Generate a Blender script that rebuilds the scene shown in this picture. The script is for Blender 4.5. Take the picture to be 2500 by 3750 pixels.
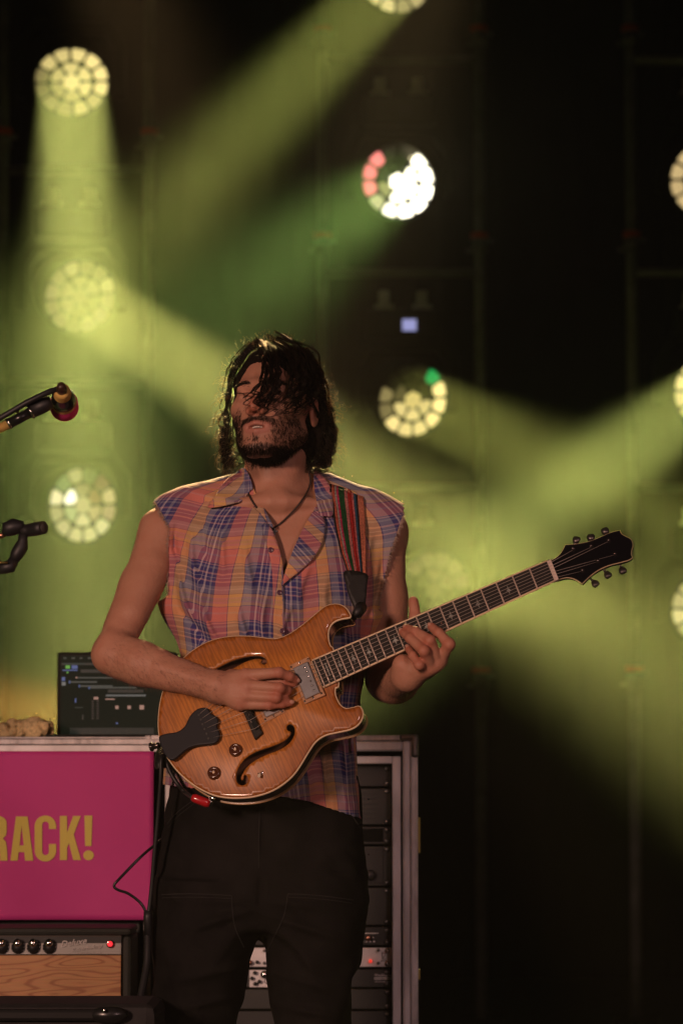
import bpy, bmesh, math, random
import numpy as np
from mathutils import Vector, Matrix, geometry

for o in list(bpy.data.objects):
    bpy.data.objects.remove(o)
S = bpy.context.scene
COL = S.collection
PI = math.pi
HAZE = 0.0045
R = math.radians
random.seed(7)
RNG = np.random.default_rng(7)

# ------------------------------------------------------------------ camera
F_PX, CAM_Y, CAM_Z, PITCH = 12963.0, -7.0, 0.93, R(4.5)
cam_d = bpy.data.cameras.new('camera')
cam = bpy.data.objects.new('camera', cam_d)
COL.objects.link(cam)
cam.location = (0, CAM_Y, CAM_Z)
cam.rotation_euler = (PI / 2 + PITCH, 0, 0)
cam_d.sensor_fit = 'HORIZONTAL'
cam_d.sensor_width = 24.0
cam_d.lens = F_PX * 24.0 / 2500.0
cam_d.clip_end = 200
cam_d.dof.use_dof = True
cam_d.dof.focus_distance = 6.92
cam_d.dof.aperture_fstop = cam_d.lens / 26.0
S.camera = cam

# ------------------------------------------------------------------ world, exposure, render settings
W = bpy.data.worlds.new('World')
S.world = W
W.use_nodes = True
wn = W.node_tree
wn.nodes.clear()
sky = wn.nodes.new('ShaderNodeTexSky')
sky.sky_type = 'NISHITA'
sky.sun_disc = False
sky.sun_elevation = R(1.0)
sky.sun_rotation = R(200)
bg = wn.nodes.new('ShaderNodeBackground')
bg.inputs['Strength'].default_value = 0.004
wo = wn.nodes.new('ShaderNodeOutputWorld')
wn.links.new(sky.outputs[0], bg.inputs[0])
wn.links.new(bg.outputs[0], wo.inputs[0])

S.view_settings.view_transform = 'Standard'
S.view_settings.look = 'None'
S.view_settings.exposure = 0.0
S.view_settings.gamma = 1.0
S.render.engine = 'CYCLES'
cy = S.cycles
cy.max_bounces = 5
cy.diffuse_bounces = 2
cy.glossy_bounces = 3
cy.transmission_bounces = 4
cy.transparent_max_bounces = 12
cy.volume_bounces = 0
cy.sample_clamp_indirect = 3.0
cy.sample_clamp_direct = 0
cy.use_denoising = True
cy.use_adaptive_sampling = False
try:
    cy.denoiser = 'OPENIMAGEDENOISE'
    cy.denoising_input_passes = 'RGB_ALBEDO_NORMAL'
except Exception:
    pass
cy.caustics_reflective = False
cy.caustics_refractive = False
cy.use_light_tree = True

# ------------------------------------------------------------------ geometry helpers
CAMP = Vector((0, CAM_Y, CAM_Z))
FWD = Vector((0, math.cos(PITCH), math.sin(PITCH)))
UPV = Vector((0, -math.sin(PITCH), math.cos(PITCH)))


def ray(px, py):
    return FWD + Vector((1, 0, 0)) * ((px - 1250) / F_PX) + UPV * ((1875 - py) / F_PX)


def P(px, py, y=0.0):
    d = ray(px, py)
    return CAMP + d * ((y - CAM_Y) / d.y)


def on_plane(px, py, p0, n):
    d = ray(px, py)
    return CAMP + d * ((p0 - CAMP).dot(n) / d.dot(n))


def link(name, me, mat=None, parent=None):
    o = bpy.data.objects.new(name, me)
    COL.objects.link(o)
    if mat is not None and me is not None:
        for m in (mat if isinstance(mat, (list, tuple)) else [mat]):
            me.materials.append(m)
    if parent is not None:
        o.parent = parent
    return o


def empty(name, loc=(0, 0, 0), rz=0.0):
    o = bpy.data.objects.new(name, None)
    o.empty_display_size = 0.05
    COL.objects.link(o)
    o.location = loc
    o.rotation_euler = (0, 0, rz)
    return o


def tag(o, label, cat, group=None):
    o['label'] = label
    o['category'] = cat
    if group:
        o['group'] = group
    return o


def kind(o, k):
    o['kind'] = k
    return o


def mesh_from(name, verts, faces, smooth=True):
    me = bpy.data.meshes.new(name)
    me.from_pydata([tuple(v) for v in verts], [], [tuple(int(i) for i in f) for f in faces])
    me.update()
    if smooth:
        me.polygons.foreach_set('use_smooth', [True] * len(me.polygons))
    return me


def np_mesh(name, V, Fq, smooth=True):
    """V (n,3), Fq (m,k) arrays"""
    V = np.asarray(V, dtype=np.float32)
    Fq = np.asarray(Fq, dtype=np.int32)
    me = bpy.data.meshes.new(name)
    me.vertices.add(len(V))
    me.vertices.foreach_set('co', V.ravel())
    k = Fq.shape[1]
    me.loops.add(Fq.size)
    me.loops.foreach_set('vertex_index', Fq.ravel())
    me.polygons.add(len(Fq))
    me.polygons.foreach_set('loop_start', np.arange(0, Fq.size, k, dtype=np.int32))
    me.polygons.foreach_set('loop_total', np.full(len(Fq), k, dtype=np.int32))
    me.polygons.foreach_set('use_smooth', np.full(len(Fq), smooth, dtype=bool))
    me.update(calc_edges=True)
    me.validate()
    return me


def attr(me, name, vals):
    a = me.attributes.new(name, 'FLOAT', 'POINT')
    a.data.foreach_set('value', np.asarray(vals, dtype=np.float32))


class MB:
    """collects simple solids into one mesh"""

    def __init__(self):
        self.bm = bmesh.new()

    def box(self, lo, hi, M=None, bevel=0.0):
        lo, hi = Vector(lo), Vector(hi)
        b2 = bmesh.new()
        bmesh.ops.create_cube(b2, size=1.0)
        c = (lo + hi) / 2
        s = hi - lo
        for v in b2.verts:
            v.co = Vector((v.co.x * s.x, v.co.y * s.y, v.co.z * s.z)) + c
        if bevel > 0:
            bmesh.ops.bevel(b2, geom=b2.edges[:], offset=bevel, segments=2, affect='EDGES', profile=0.5)
        self._add(b2, M)
        return self

    def _add(self, b2, M):
        if M is not None:
            bmesh.ops.transform(b2, matrix=M, verts=b2.verts[:])
        me = bpy.data.meshes.new('tmp')
        b2.to_mesh(me)
        b2.free()
        self.bm.from_mesh(me)
        bpy.data.meshes.remove(me)

    def tube(self, pts, rad, seg=8, cap=True, closed=False):
        pts = [Vector(p) for p in pts]
        n = len(pts)
        rads = rad if isinstance(rad, (list, tuple)) else [rad] * n
        rings = []
        prev = None
        for i, p in enumerate(pts):
            if closed:
                t = pts[(i + 1) % n] - pts[i - 1]
            else:
                t = pts[min(i + 1, n - 1)] - pts[max(i - 1, 0)]
            t.normalize()
            if prev is None:
                a = Vector((0, 0, 1)) if abs(t.z) < 0.9 else Vector((1, 0, 0))
                u = t.cross(a).normalized()
            else:
                u = (prev - t * prev.dot(t)).normalized()
            prev = u
            w = t.cross(u)
            rings.append([self.bm.verts.new(p + (u * math.cos(2 * PI * k / seg) + w * math.sin(2 * PI * k / seg)) * rads[i]) for k in range(seg)])
        m = n if closed else n - 1
        for i in range(m):
            a, b = rings[i], rings[(i + 1) % n]
            for k in range(seg):
                f = self.bm.faces.new((a[k], a[(k + 1) % seg], b[(k + 1) % seg], b[k]))
                f.smooth = True
        if cap and not closed:
            self.bm.faces.new(list(reversed(rings[0])))
            self.bm.faces.new(rings[-1])
        return self

    def lathe(self, prof, M=None, seg=24):
        """prof: list of (r, z) around local z"""
        b2 = bmesh.new()
        rings = []
        for r, z in prof:
            rings.append([b2.verts.new((r * math.cos(2 * PI * k / seg), r * math.sin(2 * PI * k / seg), z)) for k in range(seg)] if r > 1e-6 else [b2.verts.new((0, 0, z))])
        for a, b in zip(rings, rings[1:]):
            for k in range(seg):
                k2 = (k + 1) % seg
                if len(a) == 1 and len(b) == 1:
                    continue
                if len(a) == 1:
                    f = b2.faces.new((a[0], b[k2], b[k]))
                elif len(b) == 1:
                    f = b2.faces.new((a[k], a[k2], b[0]))
                else:
                    f = b2.faces.new((a[k], a[k2], b[k2], b[k]))
                f.smooth = True
        self._add(b2, M)
        return self

    def prism(self, poly, depth, M=None, bevel=0.0):
        """poly in local xy, extruded to +z by depth"""
        b2 = bmesh.new()
        vs = [b2.verts.new((p[0], p[1], 0)) for p in poly]
        f = b2.faces.new(vs)
        r = bmesh.ops.extrude_face_region(b2, geom=[f])
        for v in r['geom']:
            if isinstance(v, bmesh.types.BMVert):
                v.co.z += depth
        bmesh.ops.recalc_face_normals(b2, faces=b2.faces[:])
        if bevel > 0:
            ed = [e for e in b2.edges if abs(e.verts[0].co.z - e.verts[1].co.z) < 1e-6]
            bmesh.ops.bevel(b2, geom=ed, offset=bevel, segments=2, affect='EDGES', profile=0.5)
        self._add(b2, M)
        return self

    def build(self, name, mat, parent=None, autosmooth=False):
        me = bpy.data.meshes.new(name)
        bmesh.ops.recalc_face_normals(self.bm, faces=self.bm.faces[:])
        self.bm.to_mesh(me)
        self.bm.free()
        return link(name, me, mat, parent)


def frame(z, x=None, loc=(0, 0, 0)):
    """matrix whose local z axis is z (and x near x)"""
    z = Vector(z).normalized()
    x = Vector(x) if x is not None else (Vector((1, 0, 0)) if abs(z.x) < 0.9 else Vector((0, 1, 0)))
    y = z.cross(x).normalized()
    x = y.cross(z).normalized()
    return Matrix(((x.x, y.x, z.x, loc[0]), (x.y, y.y, z.y, loc[1]), (x.z, y.z, z.z, loc[2]), (0, 0, 0, 1)))


def smooth_pts(pts, n=8, closed=False):
    """Catmull-Rom through points (any dimension)"""
    A = np.array([list(p) for p in pts], dtype=float)
    m = len(A)
    out = []
    rng = range(m) if closed else range(m - 1)
    for i in rng:
        if closed:
            p0, p1, p2, p3 = A[i - 1], A[i], A[(i + 1) % m], A[(i + 2) % m]
        else:
            p0, p1, p2, p3 = A[max(i - 1, 0)], A[i], A[i + 1], A[min(i + 2, m - 1)]
        for k in range(n):
            t = k / n
            out.append(0.5 * ((2 * p1) + (-p0 + p2) * t + (2 * p0 - 5 * p1 + 4 * p2 - p3) * t * t + (-p0 + 3 * p1 - 3 * p2 + p3) * t ** 3))
    if not closed:
        out.append(A[-1])
    return out


# ------------------------------------------------------------------ materials
MATS = {}


def nodes_of(name):
    m = bpy.data.materials.new(name)
    m.use_nodes = True
    nt = m.node_tree
    bs = nt.nodes.get('Principled BSDF')
    return m, nt, bs


def mat(name, col, rough=0.5, metal=0.0, noise=0.0, nscale=30.0, bump=0.0, bscale=200.0, spec=0.5, coat=0.0, stretch=None, rnoise=0.0):
    if name in MATS:
        return MATS[name]
    m, nt, bs = nodes_of(name)
    bs.inputs['Base Color'].default_value = (*col, 1)
    bs.inputs['Roughness'].default_value = rough
    bs.inputs['Metallic'].default_value = metal
    bs.inputs['Specular IOR Level'].default_value = spec
    bs.inputs['Coat Weight'].default_value = coat
    tc = nt.nodes.new('ShaderNodeTexCoord')
    src = tc.outputs['Object']
    if stretch:
        mp = nt.nodes.new('ShaderNodeMapping')
        mp.inputs['Scale'].default_value = stretch
        nt.links.new(src, mp.inputs[0])
        src = mp.outputs[0]
    if noise > 0 or rnoise > 0:
        n = nt.nodes.new('ShaderNodeTexNoise')
        n.inputs['Scale'].default_value = nscale
        n.inputs['Detail'].default_value = 5
        nt.links.new(src, n.inputs['Vector'])
        if noise > 0:
            mr = nt.nodes.new('ShaderNodeMapRange')
            mr.inputs[1].default_value = 0.3
            mr.inputs[2].default_value = 0.7
            mr.inputs[3].default_value = 1 - noise
            mr.inputs[4].default_value = 1 + noise
            nt.links.new(n.outputs[0], mr.inputs[0])
            mx = nt.nodes.new('ShaderNodeVectorMath')
            mx.operation = 'MULTIPLY'
            mx.inputs[0].default_value = col
            nt.links.new(mr.outputs[0], mx.inputs[1])
            nt.links.new(mx.outputs[0], bs.inputs['Base Color'])
        if rnoise > 0:
            mr = nt.nodes.new('ShaderNodeMapRange')
            mr.inputs[1].default_value = 0.3
            mr.inputs[2].default_value = 0.7
            mr.inputs[3].default_value = max(0.02, rough - rnoise)
            mr.inputs[4].default_value = min(1, rough + rnoise)
            nt.links.new(n.outputs[0], mr.inputs[0])
            nt.links.new(mr.outputs[0], bs.inputs['Roughness'])
    if bump > 0:
        n2 = nt.nodes.new('ShaderNodeTexNoise')
        n2.inputs['Scale'].default_value = bscale
        n2.inputs['Detail'].default_value = 3
        nt.links.new(src, n2.inputs['Vector'])
        bp = nt.nodes.new('ShaderNodeBump')
        bp.inputs['Strength'].default_value = bump
        bp.inputs['Distance'].default_value = 0.002
        nt.links.new(n2.outputs[0], bp.inputs['Height'])
        nt.links.new(bp.outputs[0], bs.inputs['Normal'])
    MATS[name] = m
    return m


def emit(name, col, strength, sample=False):
    if name in MATS:
        return MATS[name]
    m, nt, bs = nodes_of(name)
    bs.inputs['Base Color'].default_value = (0.02, 0.02, 0.02, 1)
    bs.inputs['Roughness'].default_value = 0.3
    bs.inputs['Emission Color'].default_value = (*col, 1)
    bs.inputs['Emission Strength'].default_value = strength
    if not sample:
        m.cycles.emission_sampling = 'NONE'
    MATS[name] = m
    return m


BLACK_METAL = mat('black_metal', (0.004, 0.004, 0.0043), 0.7, 0.0, 0.3, 20, spec=.15)
PIPE = mat('dull_steel_pipe', (0.13, 0.13, 0.14), 0.5, 0.3, 0.3, 15)
RUBBER = mat('black_rubber', (0.012, 0.012, 0.013), 0.5)
# ------------------------------------------------------------------ implicit surfaces -> one continuous mesh
def v3(p):
    return np.array([p[0], p[1], p[2]], dtype=np.float32)


def sd_caps(p, a, b, ra, rb):
    a, b = v3(a), v3(b)
    ab = b - a
    t = np.clip(((p - a) @ ab) / max(float(ab @ ab), 1e-9), 0, 1)
    q = p - a - t[:, None] * ab
    return np.sqrt((q * q).sum(1)) - (ra + (rb - ra) * t)


def sd_ell(p, c, r):
    c, r = v3(c), v3(r)
    q = (p - c) / r
    k0 = np.sqrt((q * q).sum(1))
    q2 = q / r
    k1 = np.sqrt((q2 * q2).sum(1)) + 1e-9
    return k0 * (k0 - 1) / k1


def smin(a, b, k):
    h = np.clip(0.5 + 0.5 * (b - a) / k, 0, 1)
    return b + (a - b) * h - k * h * (1 - h)


def smax(a, b, k):
    return -smin(-a, -b, k)


def sstep(a, b, x):
    t = np.clip((x - a) / (b - a), 0, 1)
    return t * t * (3 - 2 * t)


def vnoise(p, scale, seed=0):
    """cheap smooth noise: sum of rotated sines, range about -1..1"""
    rr = np.random.default_rng(seed)
    out = np.zeros(len(p), dtype=np.float32)
    for i in range(7):
        d = rr.normal(size=3).astype(np.float32)
        d /= np.linalg.norm(d)
        ph = rr.uniform(0, 6.28)
        f = scale * rr.uniform(0.6, 1.7)
        out += np.sin(p @ d * f + ph + 1.3 * np.sin(p @ d[[1, 2, 0]] * f * 0.7 + ph * 2))
    return out / 3.2


def surface(sdf, lo, hi, h):
    """sparse evaluation on a grid, then surface nets; returns V, quads"""
    lo = np.array(lo, dtype=np.float32)
    hi = np.array(hi, dtype=np.float32)
    B = 4
    n = (np.ceil((hi - lo) / (h * B)).astype(int) * B)
    nc = n // B + 1
    g = np.stack(np.meshgrid(*[np.arange(k) for k in nc], indexing='ij'), -1).reshape(-1, 3)
    dc = sdf((lo + g * (h * B)).astype(np.float32))
    band = h * B * 1.35
    N = n + 1
    D = np.where(np.repeat(np.repeat(np.repeat(dc.reshape(nc), B, 0), B, 1), B, 2)[:N[0], :N[1], :N[2]] < 0, -1.0, 1.0).astype(np.float32)
    act = g[np.abs(dc) < band]
    offs = np.stack(np.meshgrid(*[np.arange(-B // 2, B // 2 + 1)] * 3, indexing='ij'), -1).reshape(-1, 3)
    mark = np.zeros(tuple(N), dtype=bool)
    for o in offs:
        q = act + 0
        q = act * B + o
        ok = ((q >= 0) & (q < N)).all(1)
        q = q[ok]
        mark[q[:, 0], q[:, 1], q[:, 2]] = True
    idx = np.argwhere(mark)
    vals = np.empty(len(idx), dtype=np.float32)
    for s in range(0, len(idx), 400000):
        e = s + 400000
        vals[s:e] = sdf((lo + idx[s:e] * h).astype(np.float32))
    D[idx[:, 0], idx[:, 1], idx[:, 2]] = vals
    neg = D < 0
    cnt = np.zeros(tuple(N - 1), dtype=np.int8)
    for i in (0, 1):
        for j in (0, 1):
            for k in (0, 1):
                cnt += neg[i:N[0] - 1 + i, j:N[1] - 1 + j, k:N[2] - 1 + k]
    cells = np.argwhere((cnt > 0) & (cnt < 8))
    vid = np.full(tuple(N - 1), -1, dtype=np.int32)
    vid[cells[:, 0], cells[:, 1], cells[:, 2]] = np.arange(len(cells))
    acc = np.zeros((len(cells), 3), dtype=np.float32)
    num = np.zeros(len(cells), dtype=np.float32)
    cor = [(i, j, k) for i in (0, 1) for j in (0, 1) for k in (0, 1)]
    for a in cor:
        for ax in range(3):
            if a[ax] == 1:
                continue
            b = list(a)
            b[ax] = 1
            ia = cells + np.array(a)
            ib = cells + np.array(b)
            da = D[ia[:, 0], ia[:, 1], ia[:, 2]]
            db = D[ib[:, 0], ib[:, 1], ib[:, 2]]
            m = (da < 0) != (db < 0)
            t = np.where(m, da / np.where(m, da - db, 1), 0)
            pt = np.array(a, dtype=np.float32)[None, :].repeat(len(cells), 0)
            pt[:, ax] += t
            acc[m] += pt[m]
            num[m] += 1
    V = lo + (cells + acc / num[:, None]) * h
    quads = []
    for ax in range(3):
        u, w = (ax + 1) % 3, (ax + 2) % 3
        sl0 = [slice(1, N[k] - 1) for k in range(3)]
        sl0[ax] = slice(0, N[ax] - 1)
        sl1 = list(sl0)
        sl1[ax] = slice(1, N[ax])
        A, Bm = neg[tuple(sl0)], neg[tuple(sl1)]
        e = np.argwhere(A != Bm)
        if not len(e):
            continue
        base = e.copy()
        for k in range(3):
            if k != ax:
                base[:, k] += 1
        fl = A[e[:, 0], e[:, 1], e[:, 2]]
        du = np.zeros(3, int)
        du[u] = 1
        dw = np.zeros(3, int)
        dw[w] = 1
        c00 = base - du - dw
        c10 = base - dw
        c11 = base
        c01 = base - du
        ids = [vid[c[:, 0], c[:, 1], c[:, 2]] for c in (c00, c10, c11, c01)]
        q = np.stack(ids, 1)
        q[~fl] = q[~fl][:, ::-1]
        quads.append(q)
    Q = np.concatenate(quads)
    Q = Q[(Q >= 0).all(1)]
    return V, Q


def project(V):
    """world points -> photograph pixels"""
    d = V - np.array(CAMP, dtype=np.float32)
    f = d @ np.array(FWD, dtype=np.float32)
    return 1250 + d[:, 0] / f * F_PX, 1875 - (d @ np.array(UPV, dtype=np.float32)) / f * F_PX


def march(sdf, px, py, y0=-0.3, y1=0.35):
    """first hit of view rays on an implicit surface; arrays in, (n,3) out, nan when missed"""
    px = np.atleast_1d(np.asarray(px, dtype=np.float64))
    py = np.atleast_1d(np.asarray(py, dtype=np.float64))
    dirs = np.array([list(ray(a, b)) for a, b in zip(px, py)])
    s = (y0 - CAM_Y) / dirs[:, 1]
    e = (y1 - CAM_Y) / dirs[:, 1]
    L = np.linalg.norm(dirs, axis=1)
    c = np.array(CAMP)
    hit = np.zeros(len(px), bool)
    live = np.arange(len(px))
    for _ in range(70):
        p = (c + dirs[live] * s[live, None]).astype(np.float32)
        d = sdf(p).astype(np.float64)
        hit[live] = d < 0.0006
        s[live] += np.where(d < 0.0006, 0, np.maximum(d * 0.85, 0.0004) / L[live])
        live = live[(d >= 0.0006) & (s[live] < e[live])]
        if not len(live):
            break
    out = c + dirs * s[:, None]
    out[(s > e) | ~hit] = np.nan
    return out


def cdt_fill(outline, holes=(), step=8.0, jitter=0.0):
    """triangulate a 2D outline with interior points; returns (verts2d, tris)"""
    out = np.array(outline, dtype=float)
    pts = [Vector(p) for p in out]
    edges = [(i, (i + 1) % len(out)) for i in range(len(out))]
    polys = [out]
    for hpoly in holes:
        b = len(pts)
        hpoly = np.array(hpoly, dtype=float)
        pts += [Vector(p) for p in hpoly]
        edges += [(b + i, b + (i + 1) % len(hpoly)) for i in range(len(hpoly))]
        polys.append(hpoly)
    lo, hi = out.min(0), out.max(0)
    gx, gy = np.meshgrid(np.arange(lo[0] + step / 2, hi[0], step), np.arange(lo[1] + step / 2, hi[1], step))
    gx[1::2] += step / 2
    G = np.stack([gx.ravel(), gy.ravel()], 1)
    ins = in_poly(G, out)
    for hpoly in polys[1:]:
        ins &= ~in_poly(G, hpoly)
    dist = np.full(len(G), 1e9)
    for pl in polys:
        dist = np.minimum(dist, poly_dist(G, pl))
    G = G[ins & (dist > step * 0.45)]
    pts += [Vector(p) for p in G]
    r = geometry.delaunay_2d_cdt(pts, edges, [], 0, 1e-7)
    v2 = np.array([list(v) for v in r[0]])
    tris = np.array([f for f in r[2] if len(f) == 3])
    cen = v2[tris].mean(1)
    keep = in_poly(cen, out)
    for hpoly in polys[1:]:
        keep &= ~in_poly(cen, hpoly)
    return v2, tris[keep]


def in_poly(P2, poly):
    x, y = P2[:, 0], P2[:, 1]
    c = np.zeros(len(P2), bool)
    n = len(poly)
    for i in range(n):
        x0, y0 = poly[i]
        x1, y1 = poly[(i + 1) % n]
        if y0 == y1:
            continue
        m = ((y0 > y) != (y1 > y)) & (x < (x1 - x0) * (y - y0) / (y1 - y0) + x0)
        c ^= m
    return c


def poly_dist(P2, poly):
    d = np.full(len(P2), 1e9)
    n = len(poly)
    poly = np.asarray(poly, dtype=float)
    for i in range(n):
        a, b = poly[i], poly[(i + 1) % n]
        ab = b - a
        t = np.clip(((P2 - a) @ ab) / max(ab @ ab, 1e-12), 0, 1)
        q = P2 - a - t[:, None] * ab
        d = np.minimum(d, np.sqrt((q * q).sum(1)))
    return d


def strands_mesh(name, paths, radii, mat_, parent, sides=3):
    """paths: list of (k,3) arrays of equal length -> thin tubes tapering to a point, one mesh"""
    A = np.asarray(paths, dtype=np.float32)          # m,k,3
    m, k, _ = A.shape
    T = np.gradient(A, axis=1)
    T /= np.linalg.norm(T, axis=2, keepdims=True) + 1e-9
    ref = np.array([0.31, 0.87, 0.38], dtype=np.float32)
    U = np.cross(T, ref)
    U /= np.linalg.norm(U, axis=2, keepdims=True) + 1e-9
    Wv = np.cross(T, U)
    rad = np.asarray(radii, dtype=np.float32)
    if rad.ndim == 1:
        prof = np.linspace(1, 0.35, k) ** 0.7
        rad = rad[:, None] * prof[None, :]
    V = []
    for s in range(sides):
        a = 2 * PI * s / sides
        V.append(A + (U * math.cos(a) + Wv * math.sin(a)) * rad[..., None])
    V = np.stack(V, 2).reshape(-1, 3)                # m,k,sides
    i = np.arange(m)[:, None, None] * k * sides
    j = np.arange(k - 1)[None, :, None] * sides
    s = np.arange(sides)[None, None, :]
    s2 = (s + 1) % sides
    q = np.stack([i + j + s, i + j + s2, i + j + sides + s2, i + j + sides + s], -1).reshape(-1, 4)
    return V, q
# ------------------------------------------------------------------ front wash: the soft pink house light that falls on the player
def spot(name, loc, target, power, col, angle, blend=0.5, radius=0.1):
    d = bpy.data.lights.new(name, 'SPOT')
    d.energy = power
    d.color = col
    d.spot_size = R(angle)
    d.spot_blend = blend
    d.shadow_soft_size = radius
    o = bpy.data.objects.new(name, d)
    COL.objects.link(o)
    o.location = loc
    dirv = Vector(target) - Vector(loc)
    o.rotation_euler = dirv.to_track_quat('-Z', 'Y').to_euler()
    return o


spot('front_wash_light', (-4.4, -8.6, 2.5), (-0.1, 0.3, 1.0), 2150, (1.0, 0.60, 0.46), 17, 0.5, 0.6)
spot('front_wash_light', (3.4, -9.0, 3.6), (0.1, 0.4, 1.0), 520, (1.0, 0.60, 0.56), 17, 0.5, 0.6)

# ------------------------------------------------------------------ setting: stage floor, black back drape
FLOOR = mat('black_stage_boards', (0.012, 0.012, 0.012), 0.6, 0, 0.4, 3.0, 0.2, 60)
kind(MB().box((-8, -9, -0.1), (8, 11.2, 0.0)).build('stage_floor', FLOOR), 'structure')
DRAPE = mat('black_drape_cloth', (0.010, 0.010, 0.010), 0.95, 0, 0.3, 6.0, spec=0.1)


def drape(name, x0, x1, y, z0, z1):
    n = 260
    V, Fc = [], []
    for i in range(n + 1):
        x = x0 + (x1 - x0) * i / n
        f = 0.05 * math.sin(x * 21 + 1.3 * math.sin(x * 2.7)) + 0.02 * math.sin(x * 47)
        V += [(x, y + f, z0), (x, y + f * 0.7, z1)]
    for i in range(n):
        Fc.append((2 * i, 2 * i + 2, 2 * i + 3, 2 * i + 1))
    return link(name, mesh_from(name, V, Fc), DRAPE)


tag(drape('stage_curtain', -6.5, 6.5, 10.6, 0.0, 7.5), 'tall black stage drape hanging behind all the lights', 'curtain')

# ------------------------------------------------------------------ stage lights on pipe frames
BEAM = 0.051
RIM = 58
AMBER = 110
LY = 7.4  # depth of the lighting frames behind the player
CELL_SHAPES = {}


def cell_polys(Rr):
    """19 lens cells: 1 hexagon, 6 inner, 12 outer, as polygons in the lens plane"""
    out = []
    g = Rr * 0.038
    r0, r1, r2 = Rr * 0.225, Rr * 0.60, Rr * 0.99
    out.append([(r0 * 1.12 * math.cos(PI / 6 + k * PI / 3), r0 * 1.12 * math.sin(PI / 6 + k * PI / 3)) for k in range(6)])

    def sector(ra, rb, a0, a1, n=6):
        def pt(r, a):
            return np.array((r * math.cos(a), r * math.sin(a)))
        ga, gb = g / ra, g / rb
        c = pt((ra + rb) / 2, (a0 + a1) / 2)
        raw = [pt(rb, a0 + gb + (a1 - a0 - 2 * gb) * i / n) for i in range(n + 1)] + [pt(ra, a1 - ga - (a1 - a0 - 2 * ga) * i / n) for i in range(n + 1)]
        m = len(raw)
        res = []
        for i, q in enumerate(raw):
            if i in (0, n, n + 1, m - 1):            # round the four corners
                p_, n_ = raw[i - 1], raw[(i + 1) % m]
                res += [tuple(q + (p_ - q) * min(1, g * 1.5 / max(1e-6, np.linalg.norm(p_ - q)))), tuple(q + (n_ - q) * min(1, g * 1.5 / max(1e-6, np.linalg.norm(n_ - q))))]
            else:
                res.append(tuple(q))
        return res
    for k in range(6):
        out.append(sector(r0 + g, r1 - g, k * PI / 3, (k + 1) * PI / 3, 4))
    for k in range(12):
        out.append(sector(r1 + g, r2, k * PI / 6, (k + 1) * PI / 6, 4))
    return out


def lens_mat(col, s):
    key = 'lens_%d_%d_%d_%d' % (int(col[0] * 99), int(col[1] * 99), int(col[2] * 99), int(s * 100))
    return emit(key, col, s)


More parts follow.
